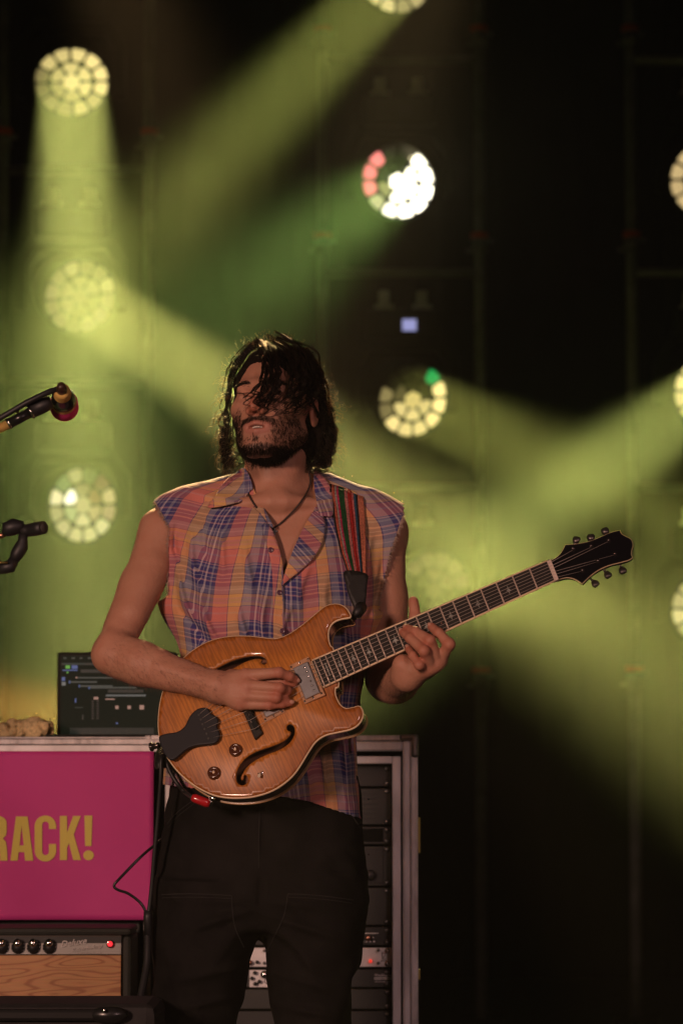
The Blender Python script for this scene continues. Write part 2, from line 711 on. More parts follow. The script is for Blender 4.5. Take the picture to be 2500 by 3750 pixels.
def stage_light(px, py, aim, aim_y, label, cells, base_py, base_px=None, lamp=None, display=0.0, y=LY, spill=0.0):
    """px,py: lens centre in the photograph at depth y; aim: pixel at depth aim_y"""
    bx = P(base_px if base_px else px, base_py, y)      # clamp height on the bar
    c = P(px, py, y - 0.14)
    t = P(aim[0], aim[1], aim_y)
    root = empty('stage_light', (bx.x, y, bx.z))
    tag(root, label, 'stage light', 'moving head lights on the back frames')
    inv = Matrix.Translation(-Vector((bx.x, y, bx.z)))

    def sub(mb, name, m, parent=root):
        o = mb.build(name, m, parent)
        o.data.transform(inv)
        return o
    # base box with display, hung from two clamps
    b0 = Vector((bx.x, y, bx.z - 0.13))
    sub(MB().box(b0 + Vector((-0.15, -0.10, -0.075)), b0 + Vector((0.15, 0.10, 0.05)), bevel=0.018), 'base', BLACK_METAL)
    for s in (-1, 1):
        q = b0 + Vector((0.078 * s, -0.0, 0.05))
        sub(MB().box(q + Vector((-0.022, -0.03, 0)), q + Vector((0.022, 0.03, 0.085)), bevel=0.008).tube([q + Vector((0, -0.055, 0.03)), q + Vector((0, -0.03, 0.03))], 0.016, 10).box(q + Vector((-0.04, -0.05, 0.0)), q + Vector((0.04, -0.03, 0.025)), bevel=0.006), 'clamp', mat('bright_clamp', (.45, .45, .46), .45, .3))
    sub(MB().box(b0 + Vector((-0.09, -0.106, -0.055)), b0 + Vector((0.09, -0.100, 0.03)), bevel=0.002), 'control_panel', mat('panel_plastic', (0.010, 0.010, 0.011), 0.6, spec=.2))
    sub(MB().box(b0 + Vector((-0.004, -0.110, -0.042)), b0 + Vector((0.052, -0.1062, 0.004))), 'display', emit('lcd_on', (0.45, 0.46, 0.85), 0.75) if display > 0 else mat('lcd_off', (0.03, 0.03, 0.04), 0.2))
    # yoke: two arms with a bevelled top, head swings between them
    cx = c.x
    top = b0.z - 0.08
    hub = Vector((cx, y, c.z))
    arm = MB()
    pts = [(-0.205, hub.z - 0.03), (-0.205, top - 0.09), (-0.15, top - 0.01), (0.15, top - 0.01), (0.205, top - 0.09), (0.205, hub.z - 0.03)]
    for (xa, za), (xb, zb) in zip(pts, pts[1:]):
        a, b = Vector((bx.x + xa, y, za)), Vector((bx.x + xb, y, zb))
        d = (b - a)
        L = d.length
        M = frame(d, (0, 1, 0), a)
        arm.box((-0.045, -0.022, -0.01), (0.045, 0.022, L + 0.01), M, 0.008)
    sub(arm, 'yoke', BLACK_METAL)
    dv = (t - c).normalized()
    # the head itself points at the aim; a lens face that looks at the house still shows round
    M = frame(dv, (1, 0, 0), c)
    Rr = 0.150
    head = MB().lathe([(0.0, -0.24), (0.09, -0.24), (0.135, -0.20), (0.155, -0.10), (0.165, -0.01), (0.165, 0.012), (Rr + 0.003, 0.012), (Rr + 0.002, -0.006), (0.0, -0.006)], M, 40)
    ho = sub(head, 'head', BLACK_METAL)
    for k, poly in enumerate(cell_polys(Rr)):
        col, s = cells(k)
        m = MB()
        m.prism(poly, 0.012, M @ Matrix.Translation((0, 0, -0.004)), 0.004)
        sub(m, 'lens_cell', lens_mat(col, s), ho)
    if lamp:
        power, colr, spread = lamp
        d = bpy.data.lights.new('lens_beam', 'AREA')
        d.shape = 'DISK'
        d.size = Rr * 1.9
        d.energy = power * BEAM
        d.color = colr
        d.spread = R(spread)
        lo = bpy.data.objects.new('lens_beam', d)
        COL.objects.link(lo)
        lo.matrix_world = frame(-dv, (1, 0, 0), c + dv * 0.03)
        if spill:
            d2 = bpy.data.lights.new('lens_spill', 'AREA')
            d2.shape = 'DISK'
            d2.size = Rr * 1.4
            d2.energy = spill
            d2.color = (1.0, .86, .45)
            d2.spread = R(170)
            l2 = bpy.data.objects.new('lens_spill', d2)
            COL.objects.link(l2)
            l2.matrix_world = frame((0, 1, 0), (1, 0, 0), c + dv * .03 + Vector((.04, -.03, 0)))
    return root


YEL = (1.0, 0.80, 0.34)
WARM = (1.0, 0.74, 0.36)
PALE = (1.0, 0.79, 0.29)
GRN = (0.62, 0.95, 0.22)
OFF = (0.5, 0.45, 0.3)


def even(base, jit, col=PALE, seed=1):
    rr = random.Random(seed)
    vals = [base * (1 + jit * rr.uniform(-1, 1)) for _ in range(19)]
    return lambda k: (col, round(vals[k], 2))


def cells_top(k):     # upper left lamp: bright at the upper right, dim lower left
    a = [0.9, .85, .75, .55, .36, .45, .85]  # centre + inner ring
    o = [1.1, 1.1, .95, .75, .72, .24, .18, .26, .30, .55, .50, 1.0]
    v = a[k] if k < 7 else o[(k - 7) % 12]
    return (PALE, v)


def cells_hot(k):
    if k == 0:
        return ((1, .93, .72), 3)
    if k < 7:
        return ((1, .93, .72), [3, .01, .012, .35, 3, 4][k - 1]) if k - 1 not in (3,) else ((.85, .8, .3), .45)
    j = k - 7
    tab = {0: 4, 1: 3.5, 2: .01, 3: .01, 8: 2.5, 9: 4, 10: 4.5, 11: 4.5}
    if j in (4, 5, 6):
        return ((1.0, 0.24, 0.22), 1.3)
    if j == 7:
        return ((.9, .85, .4), .7)
    return ((1, .93, .72), tab[j])


def cells_green(k):
    if k == 0:
        return ((1, .78, .25), .75)
    if k < 7:
        return (PALE, [.004, .004, .10, .85, .9, .75][k - 1])
    j = k - 7
    v = {0: 1.3, 11: 1.3, 10: 1.15, 9: .95, 8: .95, 7: 1.1, 6: .22, 5: .28, 4: .004, 3: .004, 2: .004}
    if j == 1:
        return ((.0, .55, .12), .7)
    return (PALE, v[j])


def cells_low(k):     # lower left lamp: one very bright cell, a few reddish ones
    if k < 7:
        return [((1, .84, .40), .42), ((.95, .55, .25), .22), ((1, .8, .38), .24), ((1, .93, .70), 1.5), ((.9, .95, .45), .40), ((1, .88, .45), .60), ((1, .75, .36), .40)][k]
    j = k - 7
    return [((1, .75, .36), .48), ((.8, .40, .25), .18), ((.7, .8, .3), .16), ((1, .88, .40), .36), ((.7, .9, .35), .26), ((1, .86, .50), .85), ((1, .85, .42), .36), ((1, .85, .42), .48), ((1, .85, .42), .50), ((1, .87, .42), .55), ((1, .88, .45), .60), ((1, .68, .38), .34)][j]


LIGHTS = [
    # px, py, aim px, aim y depth, label, cells, bar py, base px, lamp(power, colour, spread), display
    (262, 298, (335, 2000), 4.4, 'brightest round lens at upper left, cream cells, thick beam straight down', cells_top, -165 + 75, 262, (1850, (0.97, 1.0, 0.24), 9.5), 0),
    (292, 1085, (1250, 1720), 5.2, 'hazy round lens at left, second down, beam slanting right', even(.20, .5, (1, .82, .34), 3), 620 + 75, 262, (1450, (1.0, .95, .22), 7), 0),
    (302, 1850, (1500, 1950), 5.2, 'lowest of the three left lenses, soft blurred yellow cells', cells_low, 1400 + 75, 270, (35, (.62, 1, .22), 30), 0),
    (1450, -85, (500, 900), 4.5, 'lens cut off by the top edge, beam slanting down left', even(.7, .5, (1, .82, .34), 5), -570 + 75, 1460, (470, (.95, 1.0, .20), 7.0), 0),
    (1457, 665, (500, 1350), 4.6, 'white-hot lens with three red cells on its left rim', cells_hot, 215 + 75, 1460, (480, (.60, 1, .20), 19), 0),
    (1510, 1465, (2350, 1860), 5.6, 'lens with one green cell, unlit at its top, lit display above', cells_green, 995 + 75, 1475, (560, (1, 1, .20), 10), 1),
    (1590, 2160, (2500, 2250), 5.2, 'dim lens behind the raised thumb, soft gold spots', even(.10, .9, (1, .72, .3), 12), 1785 + 75, 1480, (560, (1, .98, .20), 15), 0),
    (2585, 655, (3600, 1200), 4.0, 'orange-cream lens cut off at upper right edge', even(.75, .2, (1, .72, .32), 4), 215 + 75, 2590, None, 0),
    (2600, 1440, (1850, 1950), 5.2, 'bright lens cut off at right edge, beam slanting down left', even(.9, .25, PALE, 6), 995 + 75, 2590, (900, (.92, 1, .22), 8.5), 0),
    (2595, 2235, (2350, 3000), 5.0, 'lowest lens on the right edge beyond the headstock', even(.6, .3, (1, .85, .35), 8), 1785 + 75, 2590, (10, (1, .95, .2), 30), 0),
]


for (px, py, aim, ay, lab, ce, bpy_, bpx, lamp, disp) in LIGHTS:
    stage_light(px, py, aim, ay, lab, ce, bpy_, bpx, lamp, disp, spill=9.0 if ce is cells_hot else 0.0)

# two more of the same lamps on an overhead pipe just behind the player: the warm rim light on hair and shoulders
stage_light(350, -400, (985, 1700), 0.05, 'left overhead back light above the picture aimed at the player', even(.8, .2, WARM, 21), -680, 350, (RIM, (1.0, .60, .24), 11), 0, y=3.6)
stage_light(1650, -400, (1030, 1700), 0.05, 'right overhead back light above the picture aimed at the player', even(.8, .2, WARM, 22), -680, 1650, (RIM, (1.0, .66, .27), 11), 0, y=3.6)
ov = tag(empty('overhead_pipe', (0, 3.6, P(0, -740, 3.6).z)), 'overhead pipe above the picture carrying the back lights', 'pipe')
MB().tube([(-3.2, 0, 0), (3.2, 0, 0)], .024, 12).build('pipe', PIPE, ov)
for s_ in (-1, 1):
    MB().tube([(3.2 * s_, 0, -ov.location.z), (3.2 * s_, 0, .03)], .024, 12).build('upright', PIPE, ov)

# the pipe frames that carry them
RED = mat('red_coupler', (0.45, 0.05, 0.02), 0.5)


def pipe_frame(x0, x1, bars, label, rings):
    a, b = P(x0, 1875, LY + 0.02).x, P(x1, 1875, LY + 0.02).x
    root = empty('lighting_frame', ((a + b) / 2, LY + 0.02, 0))
    tag(root, label, 'pipe frame', 'pipe frames behind the player')
    for x in (a, b):
        po = MB().tube([(x - (a + b) / 2, 0, 0), (x - (a + b) / 2, 0, 6.2)], 0.024, 12).build('post', PIPE, root)
        MB().box((x - (a + b) / 2 - 0.09, -0.09, 0), (x - (a + b) / 2 + 0.09, 0.09, 0.012), bevel=0.003).build('foot_plate', BLACK_METAL, po)
        for rp in rings:
            z = P(x0, rp, LY).z
            xx = x - (a + b) / 2
            MB().lathe([(0.026, -0.012), (0.036, -0.012), (0.036, 0.012), (0.026, 0.012)], Matrix.Translation((xx, 0, z)), 14).build('coupler_ring', RED, po)
            MB().lathe([(0.026, -0.07), (0.032, -0.07), (0.032, -0.02), (0.026, -0.02)], Matrix.Translation((xx, 0, z)), 14).box((xx - 0.055, -0.02, z - 0.07), (xx - 0.03, 0.01, z - 0.055)).box((xx + 0.03, -0.02, z - 0.03), (xx + 0.055, 0.01, z - 0.015)).build('coupler', PIPE, po)
    for bp in bars:
        z = P(x0, bp, LY).z
        MB().tube([(a - (a + b) / 2, 0, z), (b - (a + b) / 2, 0, z)], 0.02, 10).build('crossbar', PIPE, root)


pipe_frame(2, 540, (-165, 620, 1400), 'left pipe frame carrying the three left lenses', (478,))
pipe_frame(1180, 1758, (-570, 215, 995, 1785), 'middle pipe frame directly behind the player', (100, 860, 2455))
pipe_frame(2318, 2880, (215, 995, 1785), 'right pipe frame, mostly lost in darkness', (100, 855, 2450))

# amber lamp on a short stand behind the laptop
q = P(430, 2620, 4.2)
fl_ = tag(empty('floor_lamp', (q.x, 4.2, 0)), 'amber lamp on a stand glowing orange behind laptop and towel', 'floor lamp')
Ml = frame((-1, 0, .06), None, (0, 0, q.z))
MB().lathe([(0, -.12), (.06, -.12), (.085, -.08), (.09, .02), (.085, .02), (.08, 0), (0, 0)], Ml, 28).build('can', BLACK_METAL, fl_)
MB().lathe([(0, .004), (.078, .004)], Ml, 24).build('lens', emit('amber_lens', (1, .42, .08), 3), fl_)
MB().tube([(0, 0, .02), (0, 0, q.z - .06)], .014, 10).build('pole', BLACK_METAL, fl_)
MB().lathe([(0, 0), (.16, 0), (.16, .012), (.02, .025)], None, 28).build('base', BLACK_METAL, fl_)
d_ = bpy.data.lights.new('amber_beam', 'AREA')
d_.shape = 'DISK'
d_.size = .16
d_.energy = AMBER
d_.color = (1, .40, .07)
d_.spread = R(40)
lo_ = bpy.data.objects.new('amber_beam', d_)
COL.objects.link(lo_)
lo_.matrix_world = frame((1, 0, -.06), None, (q.x - .03, 4.2, q.z))
# ------------------------------------------------------------------ set pieces behind the player
RY = 0.90
ALU = mat('worn_aluminium', (0.80, 0.78, 0.80), 0.42, 0.15, 0.22, 18, 0.15, 90, rnoise=0.15, stretch=(1, 1, 0.35))
ALU_DIRTY = mat('scratched_aluminium', (0.66, 0.63, 0.64), 0.5, 0.15, 0.45, 35, 0.4, 160, rnoise=0.2, stretch=(1, 1, 0.3))
STEEL = mat('grey_corner_steel', (0.16, 0.16, 0.16), 0.4, 0.8, 0.4, 40)
CASE = mat('black_laminate', (0.012, 0.014, 0.012), 0.5, 0, 0.3, 30)
RACK_BLACK = mat('rack_black', (0.009, 0.010, 0.009), 0.5, 0, 0.3, 20)
RACK_GREY = mat('rack_dark_grey', (0.014, 0.016, 0.013), 0.5, 0, 0.25, 25)
SILVER = mat('silver_panel', (0.70, 0.68, 0.68), 0.4, 0.3, 0.12, 30)
CHROME = mat('chrome', (0.72, 0.70, 0.68), 0.16, 1.0)
WHITE = mat('white_paint', (0.75, 0.73, 0.70), 0.5)


def fbox(mb, x0, y0, x1, y1, yf, depth, bevel=0.0):
    """box whose front face fills the photograph rectangle x0,y0..x1,y1 at depth yf"""
    a, b = P(x0, y1, yf), P(x1, y0, yf)
    mb.box((min(a.x, b.x), yf, min(a.z, b.z)), (max(a.x, b.x), yf + depth, max(a.z, b.z)), bevel=bevel)
    return mb


def text_mesh(body, size, extrude=0.0006, shear=0.0, bold=0.0):
    cu = bpy.data.curves.new('t', 'FONT')
    cu.body = body
    cu.size = size
    cu.extrude = extrude
    cu.shear = shear
    cu.offset = bold
    cu.resolution_u = 3
    ob = bpy.data.objects.new('t', cu)
    COL.objects.link(ob)
    dg = bpy.context.evaluated_depsgraph_get()
    me = bpy.data.meshes.new_from_object(ob.evaluated_get(dg))
    bpy.data.objects.remove(ob)
    bpy.data.curves.remove(cu)
    return me


def place_text(name, body, px, py, yf, width_px, mat_, parent, rot=0.0, shear=0.0, bold=0.0):
    me = text_mesh(body, 1.0, 0.0, shear, bold)
    xs = [v.co.x for v in me.vertices]
    w = max(xs) - min(xs)
    sc = width_px * (yf - CAM_Y) / F_PX / w
    M = Matrix.Translation(P(px, py, yf)) @ Matrix.Rotation(rot, 4, 'Y') @ Matrix.Rotation(PI / 2, 4, 'X') @ Matrix.Scale(sc, 4) @ Matrix.Translation((-min(xs), 0, 0))
    me.transform(M)
    return link(name, me, mat_, parent)


def case_frame(root, x0, x1, y_top, z_bot, inner_l=False, inner_r=True):
    """flight case standing on the floor, front face at RY, outer edges x0..x1"""
    a, b = P(x0, y_top, RY), P(x1, y_top, RY)
    zt = a.z
    MB().box((a.x + .012, RY + .012, 0.09), (b.x - .012, RY + .62, zt - .012), bevel=.004).build('shell', CASE, root)
    s = (RY - CAM_Y) / F_PX
    e = 0.027
    # front rim: outer angle on the four sides
    MB().box((a.x, RY - .012, zt - 12 * s), (b.x, RY + .03, zt), bevel=.002).build('top_edge', ALU_DIRTY, root)
    MB().box((a.x + 4 * s, RY - .02, zt - 52 * s), (b.x - 4 * s, RY + .02, zt - 13 * s), bevel=.004).build('top_rail', ALU, root)
    return a, b, zt, s


# right hand rack case, open at the front
rack = tag(empty('rack_case', (P(1025, 2695, RY).x, RY + .3, 0)), 'open rack case with worn aluminium edges standing behind the player', 'rack case')
RX = rack.location.copy()


def rk(mb, name, m, parent=rack):
    o = mb.build(name, m, parent)
    r = parent
    off = Vector((0, 0, 0))
    while r is not None:
        off += r.location
        r = r.parent
    o.data.transform(Matrix.Translation(-off))
    return o


BOT = 4290
zt = P(1250, 2693, RY).z
L0, R0 = P(522, 2693, RY).x, P(1530, 2693, RY).x
rk(MB().box((L0 + .004, RY + .03, .10), (L0 + .016, RY + .64, zt - .006)), 'side_panel', CASE)
rk(MB().box((R0 - .016, RY + .03, .10), (R0 - .004, RY + .64, zt - .006)), 'side_panel', CASE)
rk(MB().box((L0 + .016, RY + .03, zt - .03), (R0 - .016, RY + .64, zt - .004)), 'top_panel', CASE)
rk(MB().box((L0 + .016, RY + .62, .10), (R0 - .016, RY + .638, zt - .03)), 'back_panel', CASE)
rk(MB().box((L0 + .016, RY + .03, .10), (R0 - .016, RY + .62, .13)), 'bottom_panel', CASE)
for (x0, y0, x1, y1, yy, dp, mm, nm, bv) in [
        (1504, 2693, 1530, BOT, RY - .010, .035, ALU_DIRTY, 'edge_angle', .004),
        (522, 2693, 553, BOT, RY - .010, .035, ALU_DIRTY, 'edge_angle', .004),
        (553, 2693, 1504, 2713, RY - .010, .035, ALU_DIRTY, 'edge_angle', .003),
        (1475, 2714, 1503, BOT, RY - .004, .03, ALU, 'frame_channel', .005),
        (554, 2714, 1474, 2752, RY - .004, .03, ALU, 'frame_channel', .005),
        (1437, 2770, 1467, BOT, RY + .010, .03, ALU, 'rack_rail', .003),
        (598, 2770, 630, BOT, RY + .010, .03, ALU, 'rack_rail', .003),
        (631, 2770, 1436, 2798, RY + .010, .03, ALU, 'rack_rail', .003)]:
    rk(fbox(MB(), x0, y0, x1, y1, yy, dp, bv), nm, mm)
# steel corner cup and side fittings
c = P(1497, 2735, RY - .014)
cm = MB()
fbox(cm, 1462, 2690, 1533, 2712, RY - .016, .05, .006)
fbox(cm, 1506, 2690, 1533, 2775, RY - .017, .05, .006)
rk(cm, 'corner_cup', STEEL)
for py in (3060, 3570):
    q = P(1534, py, RY + .02)
    rk(MB().box(q + Vector((-.004, -.012, -.04 if py < 3200 else -.012)), q + Vector((.003, .012, .04 if py < 3200 else .012)), bevel=.002), 'latch', mat('brass_latch', (.5, .38, .12), .35, 1))
for dx in (L0 + .08, R0 - .08):
    for dy in (RY + .1, RY + .56):
        rk(MB().tube([(dx - .02, dy, .05), (dx + .02, dy, .05)], .05, 16).box((dx - .03, dy - .03, .05), (dx + .03, dy + .03, .10)), 'caster', RUBBER)


def rack_unit(y0, y1, m, label, name='rack_unit', proud=0.0):
    root = tag(empty(name, (P(1033, y1, RY).x, RY + .1, P(1033, y1, RY).z)), label, 'rack unit', 'units in the open rack')

    def add(mb, nm, mm):
        o = mb.build(nm, mm, root)
        o.data.transform(Matrix.Translation(-root.location))
        return o
    yf = RY + .052 - proud
    add(fbox(MB(), 640, y0 + 2, 1434, y1 - 2, yf, .012, .002), 'front_panel', m)
    add(fbox(MB(), 670, y0 + 5, 1404, y1 - 5, yf + .013, .33, 0), 'chassis', RACK_BLACK)
    for x in (660, 1416):
        for yy in ([y0 + 14, y1 - 14] if y1 - y0 > 50 else [(y0 + y1) / 2]):
            q = P(x, yy, yf)
            add(MB().lathe([(0, -.004), (.003, -.0045), (.0055, -.003), (.006, 0)], frame((0, 1, 0), (1, 0, 0), q), 12), 'screw', CHROME if m is SILVER else STEEL)
    return add, yf, root


def dial(add, px, py, yf, r, m, nm='knob'):
    q = P(px, py, yf)
    add(MB().lathe([(0, -.012), (r * .85, -.012), (r, -.009), (r, 0)], frame((0, 1, 0), (1, 0, 0), q), 16), nm, m)


rack_unit(2802, 2884, RACK_BLACK, 'topmost black unit of the rack, plain and shadowed')
add, yf, _ = rack_unit(2886, 3024, RACK_GREY, 'tall dark grey slotted blank near the rack top')
for k in range(6):
    add(fbox(MB(), 700, 2905 + k * 18, 1380, 2911 + k * 18, yf - .002, .002), 'slot', RACK_BLACK)
add, yf, _ = rack_unit(3026, 3096, RACK_BLACK, 'black unit with small dark window below the slotted blank')
add(fbox(MB(), 1325, 3036, 1402, 3084, yf - .002, .002), 'window', mat('dark_glass', (.01, .012, .012), .08))
add, yf, _ = rack_unit(3098, 3248, RACK_GREY, 'deep black unit with a round socket, beside the player hip')
add(fbox(MB(), 1330, 3110, 1403, 3235, yf - .003, .003, .001), 'socket_plate', RACK_BLACK)
dial(add, 1356, 3206, yf - .003, .012, RUBBER, 'socket')
rack_unit(3250, 3392, RACK_GREY, 'plain dark olive blank in the middle of the rack')
add, yf, _ = rack_unit(3394, 3466, RACK_BLACK, 'black unit with one copper knob above the silver one')
add(fbox(MB(), 1308, 3418, 1385, 3421, yf - .0015, .0015), 'stripe', WHITE)
dial(add, 1348, 3436, yf, .0065, mat('copper', (.6, .3, .2), .3, 1))
dial(add, 1367, 3436, yf, .0045, STEEL)
for k in range(5):
    add(fbox(MB(), 1310 + k * 14, 3447, 1317 + k * 14, 3452, yf - .0015, .0015), 'mark', SILVER)
add, yf, _ = rack_unit(3470, 3545, SILVER, 'silver panel unit with tiny red lamp in the rack')
for (x, y, r, m) in ((1356, 3521, .004, emit('led_red', (1, .05, .03), .8)), (1305, 3525, .006, STEEL), (1385, 3481, .0035, STEEL), (1385, 3528, .0035, STEEL), (941, 3525, .004, RUBBER), (915, 3527, .006, mat('copper', (.6, .3, .2), .3, 1)), (968, 3482, .0035, STEEL), (968, 3528, .0035, STEEL)):
    dial(add, x, y, yf, r, m, 'button')
lg = MB()
for pts in ([(1398, 3490), (1412, 3494), (1406, 3506), (1398, 3512), (1412, 3514)], [(1398, 3490), (1400, 3514)], [(1394, 3520), (1416, 3520)]):
    lg.tube([P(x, y, yf - .001) for x, y in pts], .0009, 5)
add(lg, 'emblem', STEEL)
add, yf, root = rack_unit(3549, 3620, RACK_BLACK, 'black power strip unit with white name plate near the rack bottom')
add(fbox(MB(), 1370, 3568, 1433, 3577, yf - .0015, .0015), 'name_plate', RACK_GREY)
add(fbox(MB(), 1370, 3580, 1433, 3590, yf - .0015, .0015), 'name_plate', SILVER)
for (t, x, y, w, m) in (('Workhorse', 1370, 3577, 62, SILVER), ('POWERSTRIP', 1372, 3589, 59, RACK_BLACK), ('LOAD POWER METER', 1371, 3599, 60, SILVER)):
    o = place_text('lettering', t, x, y, yf - .0025, w, m, root, bold=.01)
    o.data.transform(Matrix.Translation(-root.location))
pcb = fbox(MB(), 913, 3554, 985, 3617, yf - .004, .004, .0005)
add(pcb, 'white_plate', SILVER)
for (x, y) in ((933, 3564), (922, 3584), (934, 3604), (949, 3596)):
    dial(add, x, y, yf - .004, .0042, RUBBER, 'button')
dial(add, 968, 3570, yf - .004, .009, CHROME)
add(MB().tube([P(x, y, yf - .005) for x, y in ((972, 3582), (968, 3598), (980, 3606))], .001, 5), 'emblem', STEEL)
rack_unit(3622, 3700, RACK_GREY, 'dark blank below the power strip in the rack')
rack_unit(3702, 3800, RACK_BLACK, 'lowest black unit of the rack, cut by the bottom edge')

# left hand case that carries the laptop and the banner
lc = tag(empty('flight_case', (P(-150, 2695, RY).x, RY + .3, 0)), 'long flight case with pale aluminium top rail behind the pink banner', 'flight case')
X0, X1 = P(-820, 2693, RY).x, P(519, 2693, RY).x
rk(MB().box((X0 + .01, RY + .01, .1), (X1 - .003, RY + .64, zt - .008), bevel=.003), 'shell', CASE, lc)
for (x0, y0, x1, y1, yy, dp, mm, nm) in [(-820, 2699, 588, 2706, RY - .006, .03, ALU, 'top_lip'), (-820, 2707, 588, 2727, RY - .022, .03, ALU_DIRTY, 'top_rail'), (-820, 2729, 588, 2754, RY - .028, .035, ALU, 'top_rail')]:
    rk(fbox(MB(), x0, y0, x1, y1, yy, dp, .002), nm, mm, lc)
for dx in (X0 + .08, X1 - .1):
    for dy in (RY + .1, RY + .56):
        rk(MB().tube([(dx - .02, dy, .05), (dx + .02, dy, .05)], .05, 16).box((dx - .03, dy - .03, .05), (dx + .03, dy + .03, .10)), 'caster', RUBBER, lc)

# pink banner hung on the case
PINK = mat('pink_banner_vinyl', (0.58, 0.046, 0.27), 0.6, 0, 0.06, 4, 0.05, 300, spec=.3)
YELLOW = mat('yellow_banner_print', (0.68, 0.58, 0.12), 0.6, 0, 0.06, 4, spec=.3)
BY = RY - .045
ban = tag(empty('banner', (P(0, 3370, BY).x, BY, P(0, 3370, BY).z)), 'pink banner with yellow capital letters hung on the flight case', 'banner')


def ban_y(x, z):
    return BY + .004 * math.sin(x * 9 + 1.0) + .002 * math.sin(x * 23 + z * 5)


a, b = P(-520, 2752, BY), P(560, 3370, BY)
n, m2 = 60, 30
V = []
for j in range(m2 + 1):
    for i in range(n + 1):
        x, z = a.x + (b.x - a.x) * i / n, a.z + (b.z - a.z) * j / m2
        V.append((x, ban_y(x, z), z))
Fq = [(j * (n + 1) + i, j * (n + 1) + i + 1, (j + 1) * (n + 1) + i + 1, (j + 1) * (n + 1) + i) for j in range(m2) for i in range(n)]
me = mesh_from('sheet', V, Fq)
me.transform(Matrix.Translation(-ban.location))
so = link('sheet', me, PINK, ban)
sm = so.modifiers.new('thickness', 'SOLIDIFY')
sm.thickness = .0015
sm.offset = 1


def arc(cx, cy, rx, ry, a0, a1, n=10):
    return [(cx + rx * math.cos(R(a0 + (a1 - a0) * i / n)), cy + ry * math.sin(R(a0 + (a1 - a0) * i / n))) for i in range(n + 1)]


# letters in enlarged crop units (2.24 per photograph pixel, origin 0,2950)
LET = {
    'R': ([(-128, 88), (-15, 88)] + arc(-15, 148, 70, 60, -90, 0, 6) + [(55, 215), (48, 250), (25, 272), (48, 300), (56, 340), (62, 455), (2, 455), (-2, 345), (-12, 305), (-40, 298), (-66, 298), (-66, 455), (-128, 455)], [[(-66, 148), (-66, 240), (-25, 240), (-8, 225), (-4, 190), (-8, 160), (-25, 148)]]),
    'A': ([(85, 455), (130, 92), (225, 92), (272, 455), (205, 455), (198, 385), (152, 385), (144, 455)], [[(178, 165), (159, 330), (193, 330)]]),
    'C': (arc(371, 172, 88, 88, 180, 360, 14) + [(459, 195), (400, 195), (400, 165)] + arc(372, 160, 28, 26, 0, -180, 8) + [(344, 372)] + arc(372, 384, 28, 26, 180, 0, 8) + [(400, 318), (459, 318)] + arc(371, 374, 88, 88, 0, 180, 14), []),
    'K': ([(490, 88), (549, 88), (549, 225), (600, 88), (662, 88), (604, 240), (664, 450), (600, 450), (565, 312), (549, 348), (549, 450), (490, 450)], []),
    '!': ([(692, 85), (757, 85), (750, 335), (698, 335)], []),
}
LET['.'] = (arc(726, 411, 43, 41, 0, 345, 23), [])
for ch, (out, holes) in LET.items():
    v2, tr = cdt_fill(out, holes, 30.0)
    V = []
    for x, y in v2:
        q = P(x / 2.24, 2950 + y / 2.24, BY)
        V.append((q.x, ban_y(q.x, q.z) - .0022, q.z))
    me = mesh_from('letter', V, tr, False)
    me.transform(Matrix.Translation(-ban.location))
    link('letter', me, YELLOW, ban)

# guitar amplifier on a black riser
AY = 0.58
amp = tag(empty('guitar_amplifier', (P(120, 3700, AY).x, AY + .12, P(120, 4000, AY).z)), 'guitar amplifier with wood grain front and red pilot lamp below the banner', 'amplifier')
TOLEX = mat('black_tolex', (.016, .018, .014), .6, 0, .3, 200, .5, 900)


def ap(mb, nm, mm, parent=amp):
    o = mb.build(nm, mm, parent)
    o.data.transform(Matrix.Translation(-amp.location))
    return o


ap(fbox(MB(), -620, 3400, 482, 3428, AY, .24, .008), 'cabinet_top', TOLEX)
ap(fbox(MB(), 446, 3429, 482, 3960, AY, .24, .008), 'cabinet_side', TOLEX)
ap(fbox(MB(), -620, 3429, -590, 3960, AY, .24, .008), 'cabinet_side', TOLEX)
ap(fbox(MB(), -620, 3961, 482, 4000, AY, .24, .008), 'cabinet_bottom', TOLEX)
ap(fbox(MB(), -590, 3429, 445, 3960, AY + .2, .03), 'cabinet_back', TOLEX)
PANEL = mat('brushed_faceplate', (.34, .33, .31), .4, .3, .1, 60, stretch=(.05, 1, 4))
ap(fbox(MB(), -588, 3430, 444, 3497, AY + .012, .01, .001), 'control_panel', PANEL)
ap(fbox(MB(), -588, 3430, 444, 3455, AY + .0095, .002), 'panel_reflection', RACK_BLACK)  # black strip put in for the dark reflection on the upper faceplate
ap(fbox(MB(), -588, 3428, 444, 3431, AY + .007, .006), 'panel_trim', CHROME)
ap(fbox(MB(), -588, 3495, 444, 3498, AY + .007, .006), 'panel_trim', CHROME)
